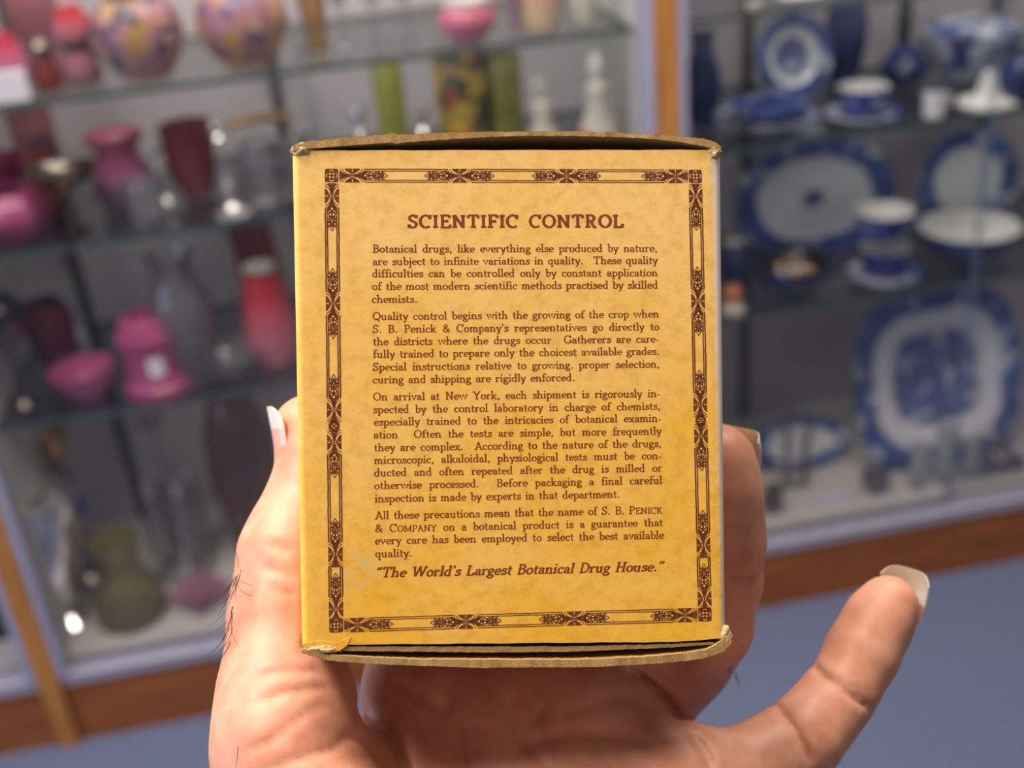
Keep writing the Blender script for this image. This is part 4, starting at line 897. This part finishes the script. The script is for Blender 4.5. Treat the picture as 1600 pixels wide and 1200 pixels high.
def side(o, ex, ey, length, lenses, wdt):
    """lenses: (position, left flower?, right flower?)"""
    prev = None
    for i, (s, lf, rf) in enumerate(lenses):
        lens(o, ex, ey, s)
        half_motif(o, ex, ey, s, -1, lf); half_motif(o, ex, ey, s, 1, rf)
        a = 19 if i == 0 else None
    for (s0, l0, r0), (s1, l1, r1) in zip(lenses, lenses[1:]):
        if s1-s0 < 60 and not r0 and not l1:                 # lozenge with a little cross between two near lenses
            xf = side_xf(o, ex, ey, Z0); xp = side_xf(o, ex, ey, Z1); m_ = (s0+s1)/2*mm
            ink.add([xf((m_+x*mm, y*mm)) for x, y in ((-10, 0), (-4, 8.5), (4, 8.5), (10, 0), (4, -8.5), (-4, -8.5))], [(0, 1, 2, 3, 4, 5)], 0)
            for x, y in ((-3, 0), (3, 0), (0, 3), (0, -3)): disc(ink, (m_+x*mm, y*mm), 1.2*mm, xp, 8, 1)
        else: lines(o, ex, ey, s0+19, s1-19, wdt)
Wp, Hp = BW*2/mm, BH*2/mm
hor = [(43, False, True), (210, True, True), (379, True, True), (Wp-43, True, False)]
kv = Hp/718.0
ver = [(43*kv, False, True), (211*kv, True, True), (376*kv, True, False), (426*kv, False, True), (598*kv, True, False), (682*kv, True, False)]
side((-BW, BH-h), (1, 0), (0, 1), BW*2, hor, 1.3)
side((-BW, -BH+h), (1, 0), (0, 1), BW*2, hor, 1.3)
side((-BW+h, BH), (0, -1), (1, 0), BH*2, ver, 2.0)
side((BW-h, BH), (0, -1), (1, 0), BH*2, ver, 2.0)
for cx in (-1, 1):
    for cy in (-1, 1):
        o = (cx*(BW-h), cy*(BH-h)); xf = side_xf(o, (1, 0), (0, 1), Z0); xp = side_xf(o, (1, 0), (0, 1), Z1)
        q = 10.6
        ink.add([xf((x*mm, y*mm)) for x, y in ((-q, -q+2), (-q+2, -q), (q-2, -q), (q, -q+2), (q, q-2), (q-2, q), (-q+2, q), (-q, q-2))], [tuple(range(8))], 0)
        for x, y in ((-2.6, -2.6), (2.6, -2.6), (-2.6, 2.6), (2.6, 2.6)): disc(ink, (x*mm, y*mm), 1.6*mm, xp, 8, 1)
        for a in range(4):
            c_, s_ = math.cos(a*math.pi/2), math.sin(a*math.pi/2)
            stroke_poly(ink, [((x*c_-y*s_)*mm, (x*s_+y*c_)*mm) for x, y in ((7, -3), (8.6, -1), (8.6, 1), (7, 3))], cst(1.1*mm), xp, 1)
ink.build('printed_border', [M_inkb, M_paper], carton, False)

PX = 1/10.12/1000                                            # metres per photo pixel on the face
hd = MB(); set_line(hd, 'SCIENTIFIC CONTROL', face(637, 356.3), face(975.5, 355.6), 20.6*PX, .182, .15, 1.318, 0, .05, Z0)
hd.build('printed_heading', [M_ink], carton, False)
TEXT = [
("Botanical drugs, like everything else produced by nature,", 582, 394.7, 1027.3, 393.5),
("are subject to infinite variations in quality.   These quality", 582, 414.5, 1028, 412.3),
("difficulties can be controlled only by constant application", 581.3, 433.3, 1028, 431.8),
("of the most modern scientific methods practised by skilled", 581.3, 453.2, 1028.3, 450.8),
("chemists.", 580.8, 473.3, 652.2, 473),
("Quality control begins with the growing of the crop when", 582, 500.3, 1030, 496),
("S. B. Penick & Company's representatives go directly to", 582, 520.2, 1030.5, 516),
("the districts where the drugs occur   Gatherers are care-", 582.7, 539.7, 1030, 535.2),
("fully trained to prepare only the choicest available grades.", 582.7, 559.2, 1030.7, 554.3),
("Special instructions relative to growing. proper selection,", 582.3, 579.3, 1031, 574.5),
("curing and shipping are rigidly enforced.", 582.3, 599.3, 898.3, 595.5),
("On arrival at New York, each shipment is rigorously in-", 582.8, 626, 1032, 620.3),
("spected by the control laboratory in charge of chemists,", 583, 645.8, 1032, 640.2),
("especially trained to the intricacies of botanical examin-", 583.8, 665.2, 1033.6, 659),
("ation   Often the tests are simple, but more frequently", 583.8, 685.3, 1033.9, 679),
("they are complex.   According to the nature of the drugs,", 584.5, 705.3, 1033.6, 698.6),
("microscopic, alkaloidal, physiological tests must be con-", 584.5, 725, 1034, 717.3),
("ducted and often repeated after the drug is milled or", 584.5, 744.6, 1034.7, 736.9),
("otherwise processed.   Before packaging a final careful", 584.7, 764.5, 1035, 756),
("inspection is made by experts in that department.", 585.5, 785, 968.8, 777.5),
("All these precautions mean that the name of S. B. P{ENICK}", 586.2, 811.5, 1035.6, 802.3),
("& C{OMPANY} on a botanical product is a guarantee that", 585.8, 831.8, 1036, 822),
("every care has been employed to select the best available", 585.8, 850.8, 1037.8, 841.7),
("quality.", 586.2, 871, 644, 869.6)]
tx = MB(); gs = []
for t_, x0, y0, x1, y1 in TEXT:
    gs.append(set_line(tx, t_, face(x0, y0), face(x1, y1), 12.5*PX, .145, .10, HX, 0, 0.015, Z0))
print('word gaps', [round(g, 2) for g in gs])
tx.build('printed_text', [M_ink], carton, False)
sl = MB(); print('slogan gap', set_line(sl, "<The World's Largest Botanical Drug House.>", face(584, 902.6), face(1037, 892.3), 15.8*PX, .165, .125, 1.29, .20, .02, Z0))
sl.build('printed_slogan', [M_ink], carton, False)
# ------------------------------------------------------------------ the hand: one continuous skin grown from a distance field
VOX = 0.8
gx0, gx1, gy0, gy1, gz0, gz1 = -64, 84, -34, 262, 84, 246
gx = np.arange(gx0, gx1, VOX, dtype=np.float32); gy = np.arange(gy0, gy1, VOX, dtype=np.float32); gz = np.arange(gz0, gz1, VOX, dtype=np.float32)
def sub(lo, hi):
    s = []
    for g, a, b in zip((gx, gy, gz), lo, hi):
        i0 = max(0, int(np.searchsorted(g, a))); i1 = min(len(g), int(np.searchsorted(g, b))+1); s.append(slice(i0, i1))
    return tuple(s)
def grids(sl): return gx[sl[0]][:, None, None], gy[sl[1]][None, :, None], gz[sl[2]][None, None, :]
SDF = np.full((len(gx), len(gy), len(gz)), 9.0, np.float32)
def blend(sl, d, k):
    a = SDF[sl]; hh = np.maximum(k-np.abs(a-d), 0)/k
    SDF[sl] = np.minimum(a, d)-hh*hh*k*0.25
def cone(a, b, ra, rb, k=4.0, fld=None):
    """tapered capsule from a to b (camera mm), blended into the skin"""
    a = np.array(a, float); b = np.array(b, float); m = max(ra, rb)+k+9
    sl = sub(np.minimum(a, b)-m, np.maximum(a, b)+m); X, Y, Z = grids(sl)
    ab = b-a; L2 = ab@ab
    t = np.clip(((X-a[0])*ab[0]+(Y-a[1])*ab[1]+(Z-a[2])*ab[2])/L2, 0, 1)
    d = np.sqrt((X-a[0]-t*ab[0])**2+(Y-a[1]-t*ab[1])**2+(Z-a[2]-t*ab[2])**2)-(ra+(rb-ra)*t)
    blend(sl, d.astype(np.float32), k)
def ellip(c, r, k=5.0, axes=None):
    c = np.array(c, float); m = max(r)+k+6; sl = sub(c-m, c+m); X, Y, Z = grids(sl)
    q = [X-c[0], Y-c[1], Z-c[2]]
    if axes is not None: q = [q[0]*ax[0]+q[1]*ax[1]+q[2]*ax[2] for ax in axes]
    kk = np.sqrt((q[0]/r[0])**2+(q[1]/r[1])**2+(q[2]/r[2])**2)
    d = (kk-1)*min(r)
    blend(sl, d.astype(np.float32), k)
def chain(pts, k=3.0):
    for p, q in zip(pts, pts[1:]): cone(p[:3], q[:3], p[3], q[3], k)
def pp(px, py, z, r): x = P(px, py, z); return (x[0], x[1], x[2], r)
# --- each finger is grown on its own so neighbours stay apart, then merged
def group(fn, k):
    global SDF
    keep = SDF; SDF = np.full_like(keep, 9.0); fn(); new = SDF
    hh = np.maximum(k-np.abs(keep-new), 0)/k; SDF = np.minimum(keep, new)-hh*hh*k*0.25

MCP = {'index': pp(668, 1084, 209, 9.6), 'middle': pp(790, 1086, 208.5, 10.0), 'ring': pp(915, 1094, 205.5, 9.6), 'pinky': pp(1066, 1238, 197, 9.4)}
def palm():
    cone(MCP['index'][:3], (-17, 112, 178), 10.2, 12.5, 8); cone(MCP['middle'][:3], (-8, 114, 179), 10.6, 13, 9)
    cone(MCP['ring'][:3], (0, 115, 178), 10.4, 13, 9); cone(MCP['pinky'][:3], (9, 116, 172), 10.6, 13, 9)
    cone(MCP['index'][:3], MCP['middle'][:3], 9, 9, 7); cone(MCP['middle'][:3], MCP['ring'][:3], 9, 8.6, 6); cone(MCP['ring'][:3], MCP['pinky'][:3], 8, 7.8, 6)
    ellip((15, 88, 178), (15, 26, 13), 8)                                   # hypothenar
    cone((-19, 118, 166), (-20, 215, 132), 17.5, 20, 12); cone((7, 119, 165), (4, 215, 132), 17, 21, 12)   # wrist and forearm
    cone((-20, 215, 132), (-20, 256, 118), 20, 22, 10); cone((4, 215, 132), (6, 256, 118), 21, 23, 10)
def thumb():
    chain([(-36.7, 8.4, 207.8, 6.2), (-34.6, 15.0, 205.5, 6.2), (-35.8, 23.0, 202.5, 7.5), (-37.3, 29.5, 199.5, 9.0),
           (-38.2, 39.0, 195.5, 8.8), (-37.6, 49.0, 190, 9.3), (-35.8, 58.0, 185, 10.2)], 4)
    cone((-35.8, 58.0, 185), (-23.5, 100, 168), 10.4, 16, 8)                  # thumb metacarpal
    ellip((-23.0, 83, 174.5), (14.5, 20, 13.5), 8)                            # thenar
def web():
    cone((-31, 67, 188), (MCP['index'][0]-1, 68, 202), 7.0, 8.0, 6)
def index():
    chain([MCP['index'], (-17.5, 38, 222, 8.2), (-20, 14, 226.5, 8.0), (-20, -8, 224.0, 7.4), (-19, -24, 221.5, 6.4)], 4)
def middle():
    chain([MCP['middle'], (-2, 36, 223.5, 8.6), (-3, 10, 228, 8.4), (-3, -14, 225.0, 7.6), (-3, -27, 222.5, 6.6)], 4)
def ring():
    chain([MCP['ring'], pp(1008, 1084, 221, 9.2), pp(1066, 1022, 223, 9.0), pp(1100, 974, 217, 8.4), pp(1120, 905, 210, 7.4), pp(1124, 840, 206, 7.4), pp(1122, 770, 204, 7.0), pp(1121, 723, 203.5, 6.8)], 4)
def pinky():
    chain([MCP['pinky'], pp(1130, 1221, 199, 7.6), pp(1197, 1189, 202, 6.9), pp(1254, 1152, 204, 6.6), pp(1290, 1111, 207, 6.0), pp(1318, 1075, 209, 5.8), pp(1347, 1020, 211.5, 6.15), pp(1373, 970, 213.5, 5.8), pp(1389, 943, 214.5, 5.2)], 3)
palm(); group(index, 6); group(middle, 6); group(ring, 5); group(thumb, 9); web(); group(pinky, 4)

# --- flesh pressed flat against the carton
def press():
    A = BR.T
    sl = sub((-44, -44, 168), (46, 50, 222)); X, Y, Z = grids(sl)
    q = [(X-BT[0])*A[k, 0]+(Y-BT[1])*A[k, 1]+(Z-BT[2])*A[k, 2] for k in range(3)]
    xl, xr, yt, yb = (tl[0]+bl[0])*500, (tr_[0]+br_[0])*500, -tl[1]*1000-2.2, -bl[1]*1000+2.6
    dx = np.abs(q[0]-(xl+xr)/2)-(xr-xl)/2; dy = np.abs(q[1]-(yt+yb)/2)-(yb-yt)/2; dz = np.abs(q[2]-BD/2)-BD/2
    m = np.maximum(np.maximum(dx, dy), dz)
    b = np.where(m > 0, np.sqrt(np.maximum(dx, 0)**2+np.maximum(dy, 0)**2+np.maximum(dz, 0)**2), m)-0.25
    a = SDF[sl]; k = 1.2; hh = np.maximum(k-np.abs(a+b), 0)/k
    SDF[sl] = (np.maximum(a, -b)+hh*hh*k*0.25).astype(np.float32)
press()
# --- skin folds: lines seen on the photo, cut as shallow grooves in the side that faces the viewer
def crease(pts, zr, depth=0.6, width=6.0, soft=None):
    pts = np.array(pts, float); z0, z1 = zr
    lo = P(pts[:, 0].min()-3*width, pts[:, 1].min()-3*width, (z0+z1)/2); hi = P(pts[:, 0].max()+3*width, pts[:, 1].max()+3*width, (z0+z1)/2)
    sl = sub((lo[0]-4, lo[1]-4, z0), (hi[0]+4, hi[1]+4, z1)); X, Y, Z = grids(sl)
    px = 800+F*X/Z; py = 600+F*Y/Z; best = np.full(np.broadcast(px, py).shape, 1e9, np.float32); tt = best*0
    n = len(pts)-1
    for i in range(n):
        a, b = pts[i], pts[i+1]; ab = b-a
        t = np.clip(((px-a[0])*ab[0]+(py-a[1])*ab[1])/(ab@ab), 0, 1)
        d = (px-a[0]-t*ab[0])**2+(py-a[1]-t*ab[1])**2
        tt = np.where(d < best, (i+t)/n, tt); best = np.minimum(best, d)
    fade = np.clip(np.minimum(tt, 1-tt)*5, 0.15, 1)
    SDF[sl] += (depth*fade*np.exp(-best/(width*width))).astype(np.float32)
FOLDS = [
 ([(1268, 1036), (1284, 1056), (1318, 1080), (1345, 1098), (1370, 1108)], (196, 214), 1.0, 6), ([(1292, 1052), (1325, 1070), (1360, 1086)], (196, 214), .3, 4),
 ([(1205, 1096), (1224, 1118), (1246, 1145), (1262, 1175), (1268, 1200)], (190, 210), 1.0, 6), ([(1228, 1102), (1252, 1130), (1276, 1160)], (190, 210), .25, 4),
 ([(1075, 1146), (1090, 1158), (1105, 1180), (1112, 1210)], (180, 205), .9, 7),
 ([(1120, 898), (1145, 903), (1165, 903), (1188, 894)], (190, 208), .9, 5), ([(1130, 886), (1160, 890), (1186, 884)], (190, 208), .3, 4),
 ([(965, 1040), (1000, 1058), (1035, 1088), (1074, 1136)], (185, 220), 2.2, 9),
 ([(548, 1090), (575, 1115), (610, 1150), (632, 1200), (640, 1290), (620, 1400)], (150, 204), 1.5, 11),      # line round the thumb pad
 ([(588, 1060), (650, 1082), (690, 1108), (712, 1140), (724, 1200), (720, 1290)], (150, 206), .9, 10),
 ([(690, 1060), (700, 1090), (696, 1120)], (180, 206), .7, 9), ([(795, 1070), (800, 1110), (812, 1150), (850, 1195)], (170, 206), .7, 10),
 ([(1060, 1180), (980, 1150), (900, 1145), (830, 1160), (790, 1190)], (165, 206), .6, 10), ([(840, 1060), (850, 1100), (830, 1140)], (180, 206), .6, 9),
 ([(1000, 1085), (940, 1094), (880, 1120)], (180, 206), .4, 8),
 ([(520, 1140), (570, 1160), (600, 1185), (625, 1225)], (150, 192), .35, 10), ([(372, 1180), (420, 1160), (470, 1120), (520, 1095)], (150, 188), .35, 7),
 ([(400, 1215), (450, 1190), (520, 1170), (560, 1140)], (150, 188), .35, 7),
 ([(390, 1105), (440, 1085), (490, 1075), (530, 1080)], (160, 190), .45, 7), ([(395, 1060), (440, 1050), (480, 1048), (515, 1056)], (165, 192), .4, 6),
 ([(455, 865), (440, 857), (415, 848)], (175, 196), .4, 6), ([(462, 900), (440, 895), (410, 884)], (175, 196), .35, 6), ([(462, 930), (445, 928), (425, 918)], (175, 196), .3, 5),
]
for f in FOLDS: crease(*f)

def grow_skin():
    try:
        import openvdb as vdb
    except ImportError:
        import pyopenvdb as vdb
    g = vdb.FloatGrid(9.0); g.copyFromArray(np.ascontiguousarray(SDF.astype(np.float32)), tolerance=0.0)
    pts, quads = g.convertToQuads(isovalue=0.0)
    pts = np.asarray(pts, float)*VOX+np.array([gx0, gy0, gz0])
    return pts, np.asarray(quads)
hp, hq = grow_skin()
# keep only the largest shell
def largest(n, quads):
    par = np.arange(n)
    e = np.concatenate([quads[:, [0, 1]], quads[:, [1, 2]], quads[:, [2, 3]]])
    for _ in range(3000):
        m = np.minimum(par[e[:, 0]], par[e[:, 1]])
        p2 = par.copy(); np.minimum.at(p2, e[:, 0], m); np.minimum.at(p2, e[:, 1], m); p2 = p2[p2]
        if (p2 == par).all(): break
        par = p2
    return par
lab = largest(len(hp), hq); u_, c_ = np.unique(lab, return_counts=True); keep = lab == u_[np.argmax(c_)]
remap = np.cumsum(keep)-1; hq = remap[hq[keep[hq[:, 0]]]]; hp = hp[keep]

def skin():
    m, nt, b = new_mat('skin'); L = nt.links
    tc = N(nt, 'ShaderNodeTexCoord')
    n1 = N(nt, 'ShaderNodeTexNoise', i_Scale=60.0, i_Detail=4.0); L.new(tc.outputs['Object'], n1.inputs['Vector'])
    n2 = N(nt, 'ShaderNodeTexNoise', i_Scale=300.0, i_Detail=3.0); L.new(tc.outputs['Object'], n2.inputs['Vector'])
    c1 = ramp(nt, n1.outputs[0], [(0.30, lin((194, 130, 104))), (0.50, lin((207, 147, 120))), (0.70, lin((214, 156, 130)))])
    mx = N(nt, 'ShaderNodeMix', data_type='RGBA', blend_type='MULTIPLY'); mx.inputs[0].default_value = 1.0
    L.new(c1, mx.inputs[6]); L.new(ramp(nt, n2.outputs[0], [(0.3, (0.88, 0.80, 0.78)), (0.6, (1, 1, 1))]), mx.inputs[7])
    L.new(mx.outputs[2], b.inputs['Base Color'])
    b.inputs['Roughness'].default_value = 0.47; b.inputs['Specular IOR Level'].default_value = 0.42
    b.inputs['Subsurface Weight'].default_value = 0.22; b.inputs['Subsurface Radius'].default_value = (1.0, 0.35, 0.2)
    b.inputs['Subsurface Scale'].default_value = 0.003
    # fine criss-cross skin lines
    mp = N(nt, 'ShaderNodeMapping'); mp.inputs['Scale'].default_value = (1.0, 0.6, 0.8); mp.inputs['Rotation'].default_value = (0.4, 0.3, 0.8); L.new(tc.outputs['Object'], mp.inputs[0])
    vo = N(nt, 'ShaderNodeTexVoronoi', feature='DISTANCE_TO_EDGE', i_Scale=2600.0); L.new(mp.outputs[0], vo.inputs['Vector'])
    v1 = ramp(nt, vo.outputs[0], [(0.0, (0, 0, 0)), (0.12, (1, 1, 1))])
    mp2 = N(nt, 'ShaderNodeMapping'); mp2.inputs['Scale'].default_value = (0.5, 1.0, 0.5); mp2.inputs['Rotation'].default_value = (0.2, 0.9, -0.5); L.new(tc.outputs['Object'], mp2.inputs[0])
    n3 = N(nt, 'ShaderNodeTexNoise', i_Scale=260.0, i_Detail=5.0, i_Roughness=0.7); L.new(mp2.outputs[0], n3.inputs['Vector'])
    ad = N(nt, 'ShaderNodeMath', operation='MULTIPLY_ADD'); ad.inputs[1].default_value = 0.5; L.new(v1, ad.inputs[0]); L.new(n3.outputs[0], ad.inputs[2])
    bp = N(nt, 'ShaderNodeBump', i_Strength=0.13, i_Distance=0.0003); L.new(ad.outputs[0], bp.inputs['Height']); L.new(bp.outputs[0], b.inputs['Normal'])
    return m
M_skin = skin()
HO = C(-6, 118, 168)                                          # the hand's origin, at the wrist
def H(p): return np.asarray(C(*p))-HO
V = CAM+(hp[:, :1]*rt+hp[:, 1:2]*dn+hp[:, 2:3]*fw)/1000.0-HO
hand = obj('hand', V, [tuple(int(i) for i in q) for q in hq], M_skin); hand.location = HO
tag(hand, "person's bare left hand gripping the yellow carton, little finger stuck out", 'hand')

# --- nails
M_nail = mat('fingernail', (222, 164, 150), 0.3, c2=(212, 152, 138), scale=300)
M_nailtip = mat('nail_free_edge', (240, 236, 226), 0.35, c2=(228, 220, 206), scale=400)
def translucent(m, f):
    nt = m.node_tree; L = nt.links; b = nt.nodes['Principled BSDF']; out = nt.nodes['Material Output']
    tl = N(nt, 'ShaderNodeBsdfTranslucent'); tl.inputs[0].default_value = lin((232, 222, 206))+(1,)
    mx = N(nt, 'ShaderNodeMixShader', i_Fac=f); L.new(b.outputs[0], mx.inputs[1]); L.new(tl.outputs[0], mx.inputs[2]); L.new(mx.outputs[0], out.inputs[0])
translucent(M_nailtip, 0.3)
def nail(base, t, n, width, length, tipfrac, curve=1.05, droop=0.25, th=0.3, flare=0.1, base_w=1.0, bulge=0.10):
    """curved plate: base point (mm), t along the finger, n outward normal"""
    base = np.array(base, float); t = np.array(t, float); t /= np.linalg.norm(t); n = np.array(n, float); n -= t*(n@t); n /= np.linalg.norm(n)
    s = np.cross(t, n); nu, nv = 15, 18; Rr = width/2/math.sin(curve)
    V = []; Fc = []; mi = []
    for lay in (0, 1):
        for j in range(nv+1):
            v = j/nv
            for i in range(nu+1):
                u = -1+2*i/nu; wv = 1+flare*v
                end = 1-0.22*u*u*u*u*max(0, v-.5)*2
                v2 = v*end
                if v < .2: v2 = v2+(0.2-v)*(0.35*u*u)
                a = u*curve*min(1.0, base_w+(1-base_w)*v/0.35)
                r = Rr*wv-(th*(1-0.3*v) if lay else 0)
                q = base+t*length*v2+s*math.sin(a)*r+n*((math.cos(a)-1)*Rr*wv-(th if lay else 0)*1.0*math.cos(a)+length*(bulge*math.sin(math.pi*v)-droop*max(0, v-.3)**2))
                V.append(H(q))
    w_ = nu+1; k = w_*(nv+1)
    for j in range(nv):
        for i in range(nu):
            q = (j*w_+i, j*w_+i+1, (j+1)*w_+i+1, (j+1)*w_+i); Fc.append(q); mi.append(1 if (j+.5)/nv > 1-tipfrac-0.04*abs(2*i/nu-1) else 0)
            Fc.append(tuple(x+k for x in q)[::-1]); mi.append(1 if (j+.5)/nv > 1-tipfrac else 0)
    for j in range(nv):
        for i in (0, nu):
            q = (j*w_+i, (j+1)*w_+i, (j+1)*w_+i+k, j*w_+i+k); Fc.append(q if i == 0 else q[::-1]); mi.append(1 if (j+.5)/nv > 1-tipfrac else 0)
    for i in range(nu):
        for j in (0, nv):
            q = (j*w_+i, j*w_+i+1, j*w_+i+1+k, j*w_+i+k); Fc.append(q[::-1] if j == 0 else q); mi.append(1 if j else 0)
    o = obj('fingernail', V, Fc, [M_nail, M_nailtip], hand, True, mi, 50)
    return o
nail(P(433, 744, 205.0), (-0.165, -0.98, 0.08), (-0.985, 0.14, -0.14), 10.0, 12.4, 0.30, 0.95, 0.0, flare=.02, base_w=.35, bulge=-0.015)
nail(P(1139, 771, 207.8), (0.30, -0.93, 0.12), (0.62, 0.10, 0.74), 11.0, 11.8, 0.75, 1.05, 0.42)
nail(P(1406, 966, 217.8), (0.20, -0.96, -0.06), (0.52, 0.22, 0.82), 8.4, 9.8, 0.60, 0.95, 0.14)

# --- dark hairs along the outer side of the thumb and a few behind the ring finger
M_hair = mat('dark_body_hair', (38, 28, 26), 0.5)
def hairs():
    rg = random.Random(11); mb = MB()
    ol = [(862, 369), (900, 364), (950, 355), (1000, 351), (1030, 346)]
    spec = []
    for _ in range(34):
        y = rg.uniform(885, 1010); x = float(np.interp(y, [o[0] for o in ol], [o[1] for o in ol]))+rg.uniform(2, 12)
        spec.append((x, y, rg.uniform(184, 196), rg.uniform(-.45, .05), 1.0))
    spec += [(372, 886, 190, .6, -1.6), (366, 905, 188, 1.8, .2), (372, 915, 188, 1.0, 1.4), (352, 1150, 180, .6, 1.4), (345, 1180, 178, .3, 1.7), (372, 1165, 172, .2, 1.6), (360, 1075, 182, .5, 1.2)]
    for x, y, z, ax, ay in spec:
        p = P(x, y, z); L_ = rg.uniform(2.5, 6)
        d = np.array([ax, ay, -.25]); d /= np.linalg.norm(d); side_ = np.array([-d[1], d[0], 0])*rg.uniform(-.7, .7)
        pts = [H(p+d*L_*q+side_*L_*q*q-np.array([0, 0, .5*math.sin(math.pi*q)])) for q in np.linspace(0, 1, 6)]
        mb.tube(pts, [.00005, .00005, .000045, .00004, .00003, .000015], 4)
    for k in range(5):
        p = P(1146+rg.uniform(-14, 6), 1030+rg.uniform(-10, 30), 212); d = np.array([.5, rg.uniform(.4, 1.4), 0]); d /= np.linalg.norm(d)
        mb.tube([H(p+d*2.6*q) for q in np.linspace(0, 1, 5)], [.00007, .00006, .00006, .00005, .00002], 4)
    o = mb.build('body_hair', [M_hair], hand); o['kind'] = 'stuff'; o['label'] = 'fine dark hairs on the outer side of the hand'
hairs()
